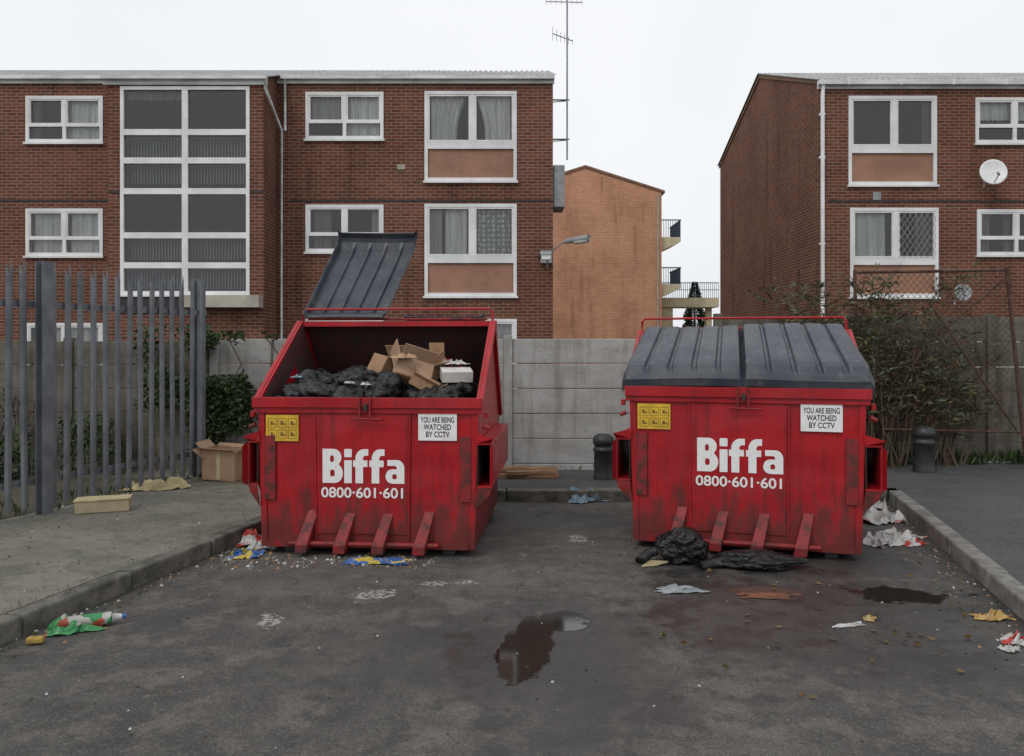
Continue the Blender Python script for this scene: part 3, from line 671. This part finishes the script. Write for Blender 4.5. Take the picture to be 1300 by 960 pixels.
for sg in (1,-1):
    k=-4.0
    while k<4.0:
        xm=(xa+xb)/2; f=lambda x:(z0+zt)/2+sg*1.15*(x-xm)+k
        cand=[]
        for x in (xa,xb):
            if z0<=f(x)<=zt: cand.append((x,f(x)))
        for z in (z0,zt):
            x=xm+(z-(z0+zt)/2-k)/(sg*1.15)
            if xa<x<xb: cand.append((x,z))
        if len(cand)>=2:
            (ax,az),(bx,bz)=cand[0],cand[1]
            pp=[]
            for i in range(7):
                u=i/6; x=ax+(bx-ax)*u; z=az+(bz-az)*u; pp.append((x,Y+.02+.05*math.sin(x*3+z*2),z))
            mb.tube(pp,.0036,M_rust,3)
        k+=st*1.5
mb.obj('mesh_wires',P)
# ---------------------------------------------------------------- bollards
def bollard(px,Y,h,rd=.1):
    mb=MB(); x=PX(px,Y); k=rd
    mb.lathe((0,0,0),[(k*1.05,-.01),(k*1.05,.03),(k*.98,.05),(k*.95,h*.60),(k*1.06,h*.62),(k*1.06,h*.67),(k*.92,h*.69),(k*.92,h*.76),(k*1.08,h*.78),(k*1.08,h*.86),(k*.95,h*.94),(k*.6,h*.985),(k*.2,h)],M_black,28)
    mb.obj('bollard',smooth=True,loc=(x,Y,KH))
bollard(766,9.25,.53,.115); bollard(1173,9.75,.57,.125)
# ---------------------------------------------------------------- bins
def c2m(o,name,parent,m,loc,rot=(math.pi/2,0,0)):
    scene.collection.objects.link(o); bpy.context.view_layer.update()
    dg=bpy.context.evaluated_depsgraph_get(); me=bpy.data.meshes.new_from_object(o.evaluated_get(dg))
    bpy.data.objects.remove(o)
    n=bpy.data.objects.new(name,me); scene.collection.objects.link(n); me.materials.clear(); me.materials.append(m)
    n.parent=parent; n.location=loc; n.rotation_euler=rot; return n
def text(s,name,parent,m,loc,width,bold=.02,height=None,sp=1.0):
    cu=bpy.data.curves.new(name,'FONT'); cu.body=s; cu.size=1; cu.offset=bold; cu.align_x='CENTER'; cu.space_character=sp
    o=bpy.data.objects.new(name,cu); n=c2m(o,name,parent,m,loc)
    xs=[v.co.x for v in n.data.vertices]; ys=[v.co.y for v in n.data.vertices]
    s1=width/(max(xs)-min(xs)); s2=height/(max(ys)-min(ys)) if height else s1
    n.scale=(s1,s2,1); return n
def arc(cx,cy,rx,ry,a0,a1,n=10): return [(cx+rx*math.cos(math.radians(a0+(a1-a0)*i/n)),cy+ry*math.sin(math.radians(a0+(a1-a0)*i/n))) for i in range(n+1)]
def rr(x0,y0,x1,y1,r): return arc(x1-r,y0+r,r,r,-90,0,4)+arc(x1-r,y1-r,r,r,0,90,4)+arc(x0+r,y1-r,r,r,90,180,4)+arc(x0+r,y0+r,r,r,180,270,4)
GL={'B':(.70,[[(0,0)]+arc(.42,.285,.28,.285,-90,55)+arc(.38,.75,.27,.25,-50,90)+[(0,1)],rr(.26,.19,.42,.39,.07),rr(.26,.61,.39,.81,.06)]),
    'i':(.26,[[(0,0),(.26,0),(.26,.67),(0,.67)],rr(0,.76,.26,1,.03)]),
    'f':(.51,[[(.08,0),(.34,0),(.34,.48),(.49,.48),(.49,.67),(.34,.67)]+arc(.43,.72,.09,.09,180,90,5)+[(.52,.81),(.52,1.0)]+arc(.37,.72,.29,.28,90,180,8)+[(.08,.67),(0,.67),(0,.48),(.08,.48)]]),
    'a':(.64,[[(.64,0),(.64,.44)]+arc(.39,.44,.25,.25,0,90,8)+[(.06,.69),(.06,.52),(.33,.52),(.38,.48),(.38,.42),(.24,.42)]+arc(.22,.21,.22,.21,90,270,10),rr(.23,.13,.38,.28,.05)])}
def logo(parent,loc,width,height):
    cu=bpy.data.curves.new('logo','CURVE'); cu.dimensions='2D'; cu.fill_mode='BOTH'; x=0
    for ch in 'Biffa':
        w,polys=GL[ch]
        for p in polys:
            s=cu.splines.new('POLY'); s.points.add(len(p)-1); s.use_cyclic_u=True
            for i,(a,b_) in enumerate(p): s.points[i].co=(x+a,b_,0,1)
        x+=w+.045
    tot=x-.045
    for s in cu.splines:
        for p in s.points: p.co.x-=tot/2
    o=bpy.data.objects.new('logo',cu); n=c2m(o,'logo_lettering',parent,M_white,loc); n.scale=(width/tot,height,1); return n
def lidmesh(name,parent,x0,x1,hy,hz,ang,Lw=1.12,ribs=5,lean=0,taper=.10):
    d=Vector((0,math.cos(ang),math.sin(ang))); n=Vector((0,math.cos(ang-math.pi/2),math.sin(ang-math.pi/2)))
    nx=ribs*14; prof=[(0,0),(.03,.0),(.05,.004),(.07,.015),(.3,.022),(.6,.026),(.85,.025),(.92,.018),(.985,-.005),(1.01,-.04),(1.02,-.10)]
    w=x1-x0; vs=[]
    for i in range(nx+1):
        u=i/nx; x=x0+w*u; ph=(u*ribs)%1.0; e=min(ph,1-ph)
        rib=min(1,max(0,(e-.10)/.05)) 
        edge=min(u,1-u)*w; dr=0
        if edge<.03: dr=-.05*(1-edge/.03)
        for j,(a,h) in enumerate(prof):
            k=rib*.026 if 3<=j<=7 else 0
            xx=x+lean*a*Lw
            out=1 if abs(x1)>abs(x0) else -1
            f=(x-x0)/w if out>0 else (x1-x)/w
            xx-=out*taper*f*(1-min(a,1))
            sag=.012*math.sin(x*3.1+a*2.4)
            vs.append(Vector((xx,hy,hz))+d*(a*Lw)+n*(h+k+dr+sag))
    K=len(prof); fs=[(i*K+j,(i+1)*K+j,(i+1)*K+j+1,i*K+j+1) for i in range(nx) for j in range(K-1)]
    mb=MB(); mb.add(vs,fs,M_lidm); o=mb.obj(name,parent,smooth=False); s=o.modifiers.new('s','SOLIDIFY'); s.thickness=.010; s.offset=0
    return o
def make_bin(loc,rotz,W,H,Hp,opened,gus,D=1.85,hd=1.0,sl=(.105,.105)):
    P=empty('waste_container',loc,rotz); w=W/2; zb=.06; t=.02; mb=MB()
    prof=[(0,zb),(0,H),(hd,Hp),(hd+.12,Hp),(D,1.0),(D,zb)]
    mb.prism(prof,w-t,w,M_red); mb.prism(prof,-w,-w+t,M_red)
    mb.box(-w+t,w-t,0,t,zb,H,M_red); mb.box(-w+t,w-t,D-t,D,zb,1.0,M_red)
    mb.prism([(hd+.12,Hp),(D,1.0),(D-t,1.0),(hd+.1,Hp-.02)],-w+t,w-t,M_red)
    mb.prism([(hd,Hp),(hd+.12,Hp),(hd+.10,Hp-.022),(hd,Hp-.05)],-w+t,w-t,M_red)
    mb.box(-w+t,w-t,t,D-t,zb,zb+.02,M_red)
    lin=[(t+.004,zb+.03),(t+.004,H-.01),(hd-.02,Hp-.03),(D-.05,1.0),(D-.05,zb+.03)]
    mb.prism(lin,w-t-.006,w-t-.003,M_rin); mb.prism(lin,-w+t+.003,-w+t+.006,M_rin)
    mb.quad((-w+.03,hd+.08,Hp-.03),(w-.03,hd+.08,Hp-.03),(w-.03,D-.04,1.0),(-w+.03,D-.04,1.0),M_rin)
    mb.quad((-w+.03,D-.04,1.0),(w-.03,D-.04,1.0),(w-.03,D-.04,.1),(-w+.03,D-.04,.1),M_rin)
    mb.box(-w-.035,w+.035,-.05,-.002,H-.075,H+.006,M_red)
    mb.box(-w-.03,w+.03,-.03,-.002,H-.12,H-.077,M_red)
    rim=[(-.002,H-.075),(-.002,H+.004),(hd,Hp+.004),(hd+.12,Hp+.004),(hd+.12,Hp-.08),(hd,Hp-.085)]
    mb.prism(rim,w+.002,w+.036,M_red); mb.prism(rim,-w-.036,-w-.002,M_red)
    fl=[(hd+.122,Hp),(D+.03,1.0),(D-.06,.97),(hd+.122,Hp-.12)]
    mb.prism(fl,w+.002,w+.03,M_red); mb.prism(fl,-w-.03,-w-.002,M_red)
    c0,c1=-.42,.34
    mb.box(c0,c1,-.012,-.0005,.17,H-.124,M_red); 
    for x in (c0-.018,c1+.002): mb.box(x,x+.016,-.02,-.0007,.10,H-.124,M_red)
    for s in (-1,1):
        mb.box(min(s*w,s*(w-.05)),max(s*w,s*(w-.05)),-.014,-.001,zb,H-.124,M_red)
    mb.box(-w+.05,w-.05,-.03,-.001,zb+.001,zb+.05,M_red)
    tf=lambda v:(v[0]*(1-.04*(1-min(max(v[2],0)/H,1))),v[1],v[2])
    mb.v=[tf(v) for v in mb.v]
    mb.obj('body',P,bevel=.004)
    g=MB()
    for x in gus:
        vs=[]
        for (y,z,sx) in ((-.002,.36,.04),(-.12,.10,-.03),(-.12,.035,-.035),(-.002,.035,-.035)):
            hw=.040 if z>.2 else .048
            vs.append((x+sx-hw,y,z)); vs.append((x+sx+hw,y,z))
        g.add(vs,[(0,1,3,2),(2,3,5,4),(4,5,7,6),(0,2,4,6),(1,7,5,3),(0,6,7,1)],M_rrust)
    g.tube([(gus[0]-.15,-.06,.10),(gus[-1]+.12,-.06,.10)],.022,M_rrust,8)
    for s in (-1,1):
        e=sl[0] if s<0 else sl[1]
        a,b_=sorted((s*(w-.15),s*(w-.06))); zc=.70
        g.box(a,b_,-.022,-.015,zc-.26,zc+.26,M_rrust)
        x0,x1=w-.012,w+e
        def bx(p,q,y0,y1,z0,z1,m):
            p,q=sorted((s*p,s*q)); g.box(p,q,y0,y1,z0,z1,m)
        bx(x0,x1,-.05,1.55,.90,.915,M_red); bx(x0,x1,-.05,1.55,.56,.575,M_red)
        bx(x1-.012,x1,-.05,1.55,.575,.90,M_red); bx(x0+.002,x0+.010,-.04,1.54,.576,.899,M_rin)
        g.add([(s*x1,-.05,.56),(s*x1,-.05,.915),(s*(x1+.02),-.12,.59),(s*(x1+.02),-.12,.885)],[(0,1,3,2)],M_red)
        g.add([(s*x0,-.05,.915),(s*x1,-.05,.915),(s*(x1+.02),-.12,.96),(s*(x0-.02),-.04,1.0)],[(0,1,2,3)],M_red)
        g.add([(s*x0,-.05,.56),(s*x1,-.05,.56),(s*(x1-.02),-.05,.50),(s*(x0-.02),-.03,.38)],[(0,1,2,3)],M_rrust)
        g.add([(s*(w-.02),.1,.555),(s*(w+e-.015),.1,.555),(s*(w-.02),.1,.36)],[(0,1,2)],M_red)
        bx(w+.037,w+.07,.0,.05,H-.16,H-.11,M_red); g.tube([(s*(w+.03),.02,H-.22),(s*(w+.08),.02,H-.24)],.018,M_rrust)
        g.box(min(s*(w-.2),s*(w-.3)),max(s*(w-.2),s*(w-.3)),.05,.12,.0,.058,M_dark); g.box(min(s*(w-.2),s*(w-.3)),max(s*(w-.2),s*(w-.3)),D-.2,D-.1,.0,.058,M_dark)
    g.box(-.055,-.04,-.075,-.052,H-.17,H+.01,M_rrust); g.box(.03,.045,-.075,-.052,H-.17,H+.01,M_rrust)
    g.tube([(-.11,-.065,H-.16),(.14,-.065,H-.165)],.010,M_rrust,6); g.box(-.015,.015,-.07,-.052,H-.10,H-.04,M_dark)
    zr=Hp+.115; y=hd+.07
    g.tube([(-w-.0,y,Hp-.1),(-w,y,zr-.03),(-w+.03,y,zr),(w-.03,y,zr),(w,y,zr-.03),(w,y,Hp-.1)],.012,M_red,8)
    g.tube([(-w+.05,y,Hp+.02),(w-.05,y,Hp+.02)],.012,M_rrust,8)
    o=g.obj('fittings',P); o.modifiers.new('b','BEVEL').width=.003
    yf=-.016; s=MB(); xs=-w+.06; s.box(xs+.01,xs+.28,yf-.004,yf+.014,H-.35,H-.14,M_yel)
    for i in range(3):
        for j in range(2):
            a=xs+.03+i*.083; b_=H-.33+j*.09; 
            for q in ((a,a+.07,b_,b_+.003),(a,a+.07,b_+.07,b_+.073),(a,a+.003,b_+.0035,b_+.0695),(a+.067,a+.07,b_+.0035,b_+.0695)): s.box(q[0],q[1],yf-.0055,yf-.0042,q[2],q[3],M_inkY)
            s.box(a+.02,a+.04,yf-.0055,yf-.0042,b_+.02,b_+.05,M_inkY)
            s.box(a+.045,a+.058,yf-.0055,yf-.0042,b_+.02,b_+.035,M_inkY)
    s.obj('hazard_sticker',P)
    s=MB(); sx=w-.33; s.box(sx-.155,sx+.155,yf-.006,yf+.012,H-.335,H-.115,M_white); s.obj('cctv_sign',P)
    for k,l in enumerate(('YOU ARE BEING','WATCHED','BY CCTV')):
        text(l,'cctv_sign_line',P,M_ink,(sx,yf-.0075,H-.19-k*.058),(.27,.22,.19)[k],.016,.046)
    lx=-.03
    logo(P,(lx,-.0145,H-.685),.67,.275)
    text('0800·601·601','phone_number',P,M_white,(lx,-.0145,H-.80),.67,.018,.085)
    hy,hz=hd-.02,Hp+.03
    ac=math.atan2(H+.11-hz,-.04-hy)+2*math.pi
    if opened:
        lidmesh('lid_open',P,-w-.02,-.10,hy+.05,hz,math.radians(47),1.12,lean=.14,taper=.04)
        lidmesh('lid_hanging',P,.04,w+.0,hy+.18,hz+.02,math.radians(-46),1.05)
    else:
        Lc=math.hypot(H+.11-hz,-.05-hy)
        lidmesh('lid_1',P,-w-.055,-.008,hy,hz,ac,Lc)
        lidmesh('lid_2',P,-.002,w+.055,hy,hz+.006,ac,Lc)
    return P
def binloc(pl,pr,Yl,Yr):
    a=Vector((PX(pl,Yl),Yl,0)); b_=Vector((PX(pr,Yr),Yr,0)); d=b_-a; c=(a+b_)/2; return c,math.atan2(d.y,d.x),d.length
c,rz,W=binloc(328,608,6.42,6.28)
BL=make_bin(c,rz,W,1.265,1.915,True,(-.48,-.17,.14,.47),sl=(.065,.105)); cL,rL,WL=c,rz,W
c,rz,W=binloc(799,1100,6.62,6.14)
BR=make_bin(c,rz,W,1.345,1.83,False,(-.52,-.19,.13,.46)); 
# ---------------------------------------------------------------- rubbish
def blob(mb,c,rad,seed,m,amp=.25,fr=2.2,sub=4,flat=None,rot=0):
    bm=bmesh.new(); bmesh.ops.create_icosphere(bm,subdivisions=sub,radius=1)
    vs=[]; sd=Vector((seed*3.1,seed*1.7,seed*.9)); cr,sr=math.cos(rot),math.sin(rot)
    for v in bm.verts:
        n=v.co.normalized(); k=noise.noise(n*fr*.5+sd)*amp*1.2-abs(noise.noise(n*fr+sd))*amp*1.3-abs(noise.noise(n*fr*2.4+sd))*amp*.7-abs(noise.noise(n*fr*5+sd))*amp*.3
        p=n*(1+k); x,y,z=p.x*rad[0],p.y*rad[1],p.z*rad[2]
        x,y=x*cr-y*sr,x*sr+y*cr
        q=Vector((c[0]+x,c[1]+y,c[2]+z))
        if flat is not None and q.z<flat: q.z=flat+(q.z-flat)*.05
        vs.append(q)
    fs=[[v.index for v in f.verts] for f in bm.faces]; bm.free(); mb.add(vs,fs,m)
def openbox(mb,mt,sx,sy,sz,m,fl=.5,seed=0):
    r=random.Random(seed); t=.006
    def B(cx,cy,cz,a,b_,c,rot=None):
        k=Matrix.Translation((cx,cy,cz)); 
        if rot: k=k@rot
        mb.obox(mt@k,a,b_,c,m)
    B(0,0,-sz/2,sx,sy,t); B(-sx/2,0,0,t,sy-.002,sz-.01); B(sx/2,0,0,t,sy-.002,sz-.01); B(0,-sy/2,0,sx-.008,t,sz-.01); B(0,sy/2,0,sx-.008,t,sz-.01)
    for s in (-1,1):
        a=r.uniform(.3,1.2); l=sx*fl
        B(s*(sx/2+math.sin(a)*l/2),0,sz/2+math.cos(a)*l/2,t,sy*.96,l,Matrix.Rotation(s*a,4,'Y'))
        a=r.uniform(.3,1.3); l=sy*fl
        B(0,s*(sy/2+math.sin(a)*l/2),sz/2+math.cos(a)*l/2,sx*.96,t,l,Matrix.Rotation(-s*a,4,'X'))
def sheet(mb,c,sx,sy,h,seed,m,rot=0,n=16,fr=3.):
    vs=[]; cr,sr=math.cos(rot),math.sin(rot); sd=Vector((seed*2.3,seed,0))
    for i in range(n+1):
        for j in range(n+1):
            u,v=i/n-.5,j/n-.5; p=Vector((u*fr,v*fr,0))+sd
            wob=.3; x=(u+wob*noise.noise(p+Vector((9,0,0))))*sx; y=(v+wob*noise.noise(p+Vector((0,9,0))))*sy
            e=1-min(1,max(abs(u),abs(v))*2)**3
            z=h*(.25+.75*e)*abs(noise.noise(p*1.1)*1.5+.45*noise.noise(p*2.7)+.2*noise.noise(p*6)); vs.append((c[0]+x*cr-y*sr,c[1]+x*sr+y*cr,c[2]+z+.004))
    mb.add(vs,[(i*(n+1)+j,(i+1)*(n+1)+j,(i+1)*(n+1)+j+1,i*(n+1)+j+1) for i in range(n) for j in range(n)],m)
def G(px,py,z=0): 
    Y=(CH-z)*F/(py-HY); return (PX(px,Y),Y,z)
Pr=empty('rubbish_heap',cL,rL); mb=MB(); r=random.Random(9)
mb.box(-WL/2+.05,WL/2-.05,.05,1.75,.1,.9,M_bag)
for i,(x,y,z,a,b_,c) in enumerate([(-.70,.24,1.23,.17,.17,.16),(-.45,.2,1.25,.20,.15,.16),(-.6,.5,1.33,.22,.2,.16),(-.2,.45,1.35,.22,.2,.15),(.08,.25,1.28,.25,.18,.18),(.1,.5,1.37,.2,.2,.15),
    (.58,.22,1.23,.25,.17,.16),(.66,.45,1.28,.17,.2,.15),(.40,.22,1.23,.22,.16,.15),(-.3,.7,1.37,.3,.3,.16),(.4,.75,1.36,.3,.3,.15),(.6,.75,1.36,.2,.22,.13),(-.6,.75,1.32,.2,.2,.15),(-.18,.2,1.22,.2,.15,.15),
    (-.5,1.1,1.2,.35,.35,.2),(.0,1.1,1.2,.4,.35,.2),(.5,1.1,1.2,.35,.35,.2),(-.5,.45,1.0,.3,.35,.25),(0,.5,1.05,.4,.4,.25),(.5,.45,1.0,.3,.35,.25)]):
    blob(mb,(x,y,z),(a,b_,c),i+1,M_bag,.33,2.4,4,None,i*.3)
mb.obj('black_bags',Pr,smooth=True)
mb=MB(); E=Matrix.Rotation
openbox(mb,Matrix.Translation((.28,.40,1.44))@E(.5,4,'Z')@E(-.5,4,'X')@E(.35,4,'Y'),.30,.24,.18,M_cardl,.5,1)
openbox(mb,Matrix.Translation((.12,.64,1.46))@E(-.4,4,'Z')@E(.9,4,'X'),.26,.22,.15,M_card,.5,2)
openbox(mb,Matrix.Translation((.42,.62,1.42))@E(.9,4,'Z')@E(-.7,4,'Y'),.3,.2,.2,M_card,.4,4)
openbox(mb,Matrix.Translation((.42,.24,1.36))@E(.1,4,'Z')@E(.5,4,'Y'),.24,.14,.08,M_card,.3,3)
mb.obox(Matrix.Translation((.66,.42,1.44))@E(.3,4,'Z')@E(.25,4,'X'),.26,.16,.09,M_cardw); mb.obox(Matrix.Translation((.60,.62,1.49))@E(-.3,4,'Z')@E(.5,4,'Y'),.2,.16,.07,L_red)
sheet(mb,(.62,.55,1.52),.2,.16,.06,3,L_plain,.3); sheet(mb,(-.2,.18,1.37),.08,.06,.03,5,L_plain); sheet(mb,(-.70,.35,1.41),.10,.08,.03,6,L_lblue); sheet(mb,(-.05,.14,1.36),.07,.06,.03,26,L_plain)
sheet(mb,(.22,.3,1.58),.2,.2,.05,16,M_cardl,.5)
mb.obj('cardboard_boxes',Pr)
def bagobj(c,rad,seed,rot=0):
    mb=MB(); blob(mb,(0,0,rad[2]*.7),rad,seed,M_bag,.3,2.2,5,.006,rot)
    mb.tube([(-rad[0]*.8,0,rad[2]*.5),(-rad[0]*1.05,-.02,rad[2]*.45),(-rad[0]*1.25,-.03,rad[2]*.2),(-rad[0]*1.35,-.05,.01)],.035,M_bag,8,.05)
    mb.obj('rubbish_bag',loc=c,smooth=True)
c=G(866,716); bagobj((c[0],c[1]+.05,0),(.24,.19,.17),5,.2)
c=G(968,722); bagobj((c[0],c[1]+.03,0),(.36,.15,.08),7,-.1)
mb=MB(); c=G(840,718); 
for i in range(5):
    mb.tube([(c[0]+.05,c[1],.03),(c[0]-.05-.03*i,c[1]-.03+.03*i,.012),(c[0]-.16+.02*i,c[1]-.05+.04*i,.008)],.006,M_cream,5)
mb.obj('bag_tie')
def litter(name,px,py,sx,sy,h,seed,m,rot=0,z=0,n=16):
    mb=MB(); c=G(px,py,z); sheet(mb,(0,0,0),sx,sy,h,seed,m,rot,n); return mb.obj(name,loc=c)
litter('crisp_packet',476,715,.42,.16,.06,1,L_blue,-.05)
litter('crisp_packet',318,688,.24,.28,.13,2,L_red,.4)
litter('crisp_packet',332,697,.2,.16,.09,12,L_plain,.2); litter('crisp_packet',313,706,.24,.16,.09,32,L_blue,.1)
litter('plastic_wrapper',863,750,.3,.12,.04,3,mat('clear_wrapper',(.30,.32,.33),(.20,.22,.23),rough=.25),.1)
litter('plastic_bag',745,636,.42,.26,.17,4,L_lblue,.3)
litter('plastic_bag',1118,662,.36,.28,.20,6,L_white,.3); litter('plastic_bag',1134,686,.52,.24,.14,7,L_white,.6); litter('crisp_packet',1158,692,.18,.10,.06,8,L_red,.2); litter('plastic_bag',1105,645,.26,.25,.16,27,L_plain,.2); litter('plastic_bag',1112,690,.3,.2,.12,28,L_plain,.9)
litter('paper_scrap',1258,785,.18,.10,.07,9,L_yel,.1); litter('paper_scrap',1078,795,.18,.05,.02,10,L_plain,.3); litter('paper_scrap',1104,787,.08,.06,.03,11,L_yel,.9)
litter('crisp_packet',1287,815,.14,.1,.06,13,L_red,.9); litter('paper_scrap',1282,826,.1,.07,.04,14,L_plain)
litter('cream_cloth',198,621,.62,.24,.16,15,M_cream,.25,KH,24); litter('cardboard_sheet',972,757,.34,.14,.012,17,mat('rusty_card',(.22,.07,.035),(.10,.05,.03),scale=9),-.05)
litter('plastic_bag',98,790,.1,.08,.05,18,L_plain,0); litter('crisp_packet',92,802,.3,.12,.08,19,L_green,.45)
litter('paper_scrap',1262,587,.5,.18,.06,22,L_plain,.2,KH)
c=G(108,798); mb=MB(); mb.tube([(c[0]-.13,c[1]-.05,.045),(c[0]+.07,c[1]+.04,.045),(c[0]+.11,c[1]+.055,.045),(c[0]+.13,c[1]+.062,.045)],.036,L_green,14); mb.tube([(c[0]+.13,c[1]+.062,.045),(c[0]+.18,c[1]+.085,.045)],.028,L_plain,12,.014); mb.tube([(c[0]+.18,c[1]+.085,.045),(c[0]+.20,c[1]+.094,.045)],.015,L_blue,10); mb.obj('plastic_bottle',smooth=True)
c=G(45,818); mb=MB(); mb.obox(Matrix.Translation((c[0],c[1],.025))@Matrix.Rotation(.2,4,'Z'),.09,.05,.035,mat('sponge',(.4,.26,.06),scale=30)); mb.obj('sponge',bevel=.01)
# cardboard box standing by the end of the fence
c=G(282,611,KH); mb=MB(); mt=Matrix.Translation((0,0.1,.19))@Matrix.Rotation(-.2,4,'Z')@Matrix.Rotation(.06,4,'X')@Matrix.Rotation(.04,4,'Y')
openbox(mb,mt,.42,.28,.34,M_cardl,.28,5); mb.obox(mt@Matrix.Translation((-.24,-.06,.13))@Matrix.Rotation(-.9,4,'Y'),.006,.26,.16,M_cardl)
mb.obox(mt@Matrix.Translation((0,-.1465,.0)),.05,.003,.32,M_cream)
mb.obj('cardboard_box',loc=(c[0],c[1],KH+.0))
c=G(128,650,KH); mb=MB(); mb.obox(Matrix.Rotation(.35,4,'Z'),.46,.2,.11,mat('cream_tub',(.45,.38,.24),(.36,.3,.19),scale=4)); mb.obox(Matrix.Translation((0,0,.062))@Matrix.Rotation(.35,4,'Z'),.48,.22,.015,M_cream); mb.obj('cream_box',loc=(c[0],c[1]+.05,KH+.058),bevel=.006)
mb=MB(); c=G(680,607,KH); mb.tube([(c[0]-.5,c[1]+.15,.19),(c[0]+.26,c[1]+.12,.19)],.05,M_wood,10); mb.obox(Matrix.Translation((c[0]-.1,c[1],.145))@Matrix.Rotation(-.05,4,'Z'),.75,.12,.04,M_wood); mb.obox(Matrix.Translation((c[0]-.05,c[1]-.02,.19))@Matrix.Rotation(.12,4,'Z'),.6,.1,.035,M_wood); mb.obj('timber_offcuts')
mb=MB(); r=random.Random(33); cm=[L_plain,M_kerb,M_card,M_black,LB[3],M_kerb,LF[2],M_dirt,M_dirt]
def crumb(x,y,z,s,m):
    a=r.uniform(0,3); n=r.randint(4,6); vs=[]
    for k in range(n):
        an=a+6.283*k/n; vs.append((x+math.cos(an)*s*r.uniform(.6,1.2),y+math.sin(an)*s*r.uniform(.6,1.2),z))
    vs+= [(p[0]*.6+x*.4,p[1]*.6+y*.4,z+s*r.uniform(.3,.8)) for p in vs[:n]]
    mb.add(vs,[tuple(range(n,2*n))]+[(k,(k+1)%n,n+(k+1)%n,n+k) for k in range(n)],m)
for i in range(560):
    y=r.uniform(4,8.4); 
    if r.random()<.55: x=xL(y)+abs(r.gauss(0,.10))+.01
    else: x=xR(y)-abs(r.gauss(0,.13))-.01
    crumb(x,y,.001,r.uniform(.004,.016),r.choice(cm))
for i in range(230):
    x=r.uniform(-2.3,-.6); y=6.17+r.gauss(0,.10); crumb(x,y,.001,r.uniform(.005,.022),r.choice([L_plain,M_kerb,M_kerb,M_card,M_dirt]))
for i in range(300): crumb(r.uniform(-2.3,3.2),r.uniform(3.2,8.4),.001,r.uniform(.003,.011),r.choice(cm))
for i in range(170): 
    y=r.uniform(4,9.4); crumb(xL(y)-.2-abs(r.gauss(0,1)),y,KH+.001,r.uniform(.003,.012),r.choice(cm))
mb.obj('litter_debris')
mb=MB(); 
for i in range(46):
    p=Vector((r.uniform(.8,3.2),r.uniform(3.6,6.5),.012)); leaf(mb,p,Vector((r.uniform(-1,1),r.uniform(-1,1),.1)),.05,.03,LB[3],r)
mb.obj('fallen_leaves')
mb=MB(); 
def tuft(x,y,h,n,z=KH):
    for i in range(n): leaf(mb,Vector((x+r.gauss(0,.05),y+r.gauss(0,.03),z)),Vector((r.uniform(-.6,.6),r.uniform(-.5,.4),1)),h*r.uniform(.4,1.1),h*.14,LF[r.choice((0,1,2))],r)
for i in range(60): tuft(r.uniform(4.6,8),10.45+r.uniform(-.12,.1),.22,10)
for i in range(26): tuft(r.uniform(-2.8,4.4),9.82,.1,5)
for s in range(60):
    u=r.random(); c=A2.lerp(B,u); tuft(c.x+r.uniform(-.5,.05),c.y,.13,7)
for i in range(40):
    y=r.uniform(4.4,8.4); tuft(xL(y)-.15+r.uniform(-.01,.01),y,.03,5)
mb.obj('weeds')
# ---------------------------------------------------------------- world, sun, camera
wd=bpy.data.worlds.new('World'); scene.world=wd; wd.use_nodes=True; t=NT(wd); bg=t.n['Background']
el,az=math.radians(48),math.radians(215)
sky=t.new('ShaderNodeTexSky'); sky.sky_type='NISHITA'; sky.sun_disc=False; sky.sun_elevation=el; sky.sun_rotation=az; sky.dust_density=4
hs=t.new('ShaderNodeHueSaturation'); hs.inputs['Saturation'].default_value=.2; t.link(sky.outputs[0],hs.inputs['Color'])
tc=t.new('ShaderNodeTexCoord'); n=t.noise(tc.outputs['Generated'],1.6,3,.55)
cl=t.mix(t.step(n,.3,.7),(8.3,8.6,9.05),(9.7,9.85,10.1))
t.link(t.mix(.85,hs.outputs[0],cl),bg.inputs['Color']); bg.inputs['Strength'].default_value=.107
sd=bpy.data.lights.new('sun','SUN'); sd.energy=.8; sd.angle=math.radians(18); sd.color=(1,.97,.93)
so=bpy.data.objects.new('sun',sd); scene.collection.objects.link(so)
dv=Vector((math.sin(az)*math.cos(el),math.cos(az)*math.cos(el),math.sin(el))); so.rotation_euler=dv.to_track_quat('Z','Y').to_euler()
cam=bpy.data.cameras.new('camera'); co=bpy.data.objects.new('camera',cam); scene.collection.objects.link(co); scene.camera=co
cam.sensor_width=36; cam.lens=36*F/1300; cam.shift_y=-(480-HY)/1300; cam.clip_end=3000; cam.clip_start=.05
co.location=(0,0,CH); co.rotation_euler=(math.pi/2,0,0)
scene.view_settings.view_transform='Standard'; scene.view_settings.look='None'; scene.view_settings.exposure=0
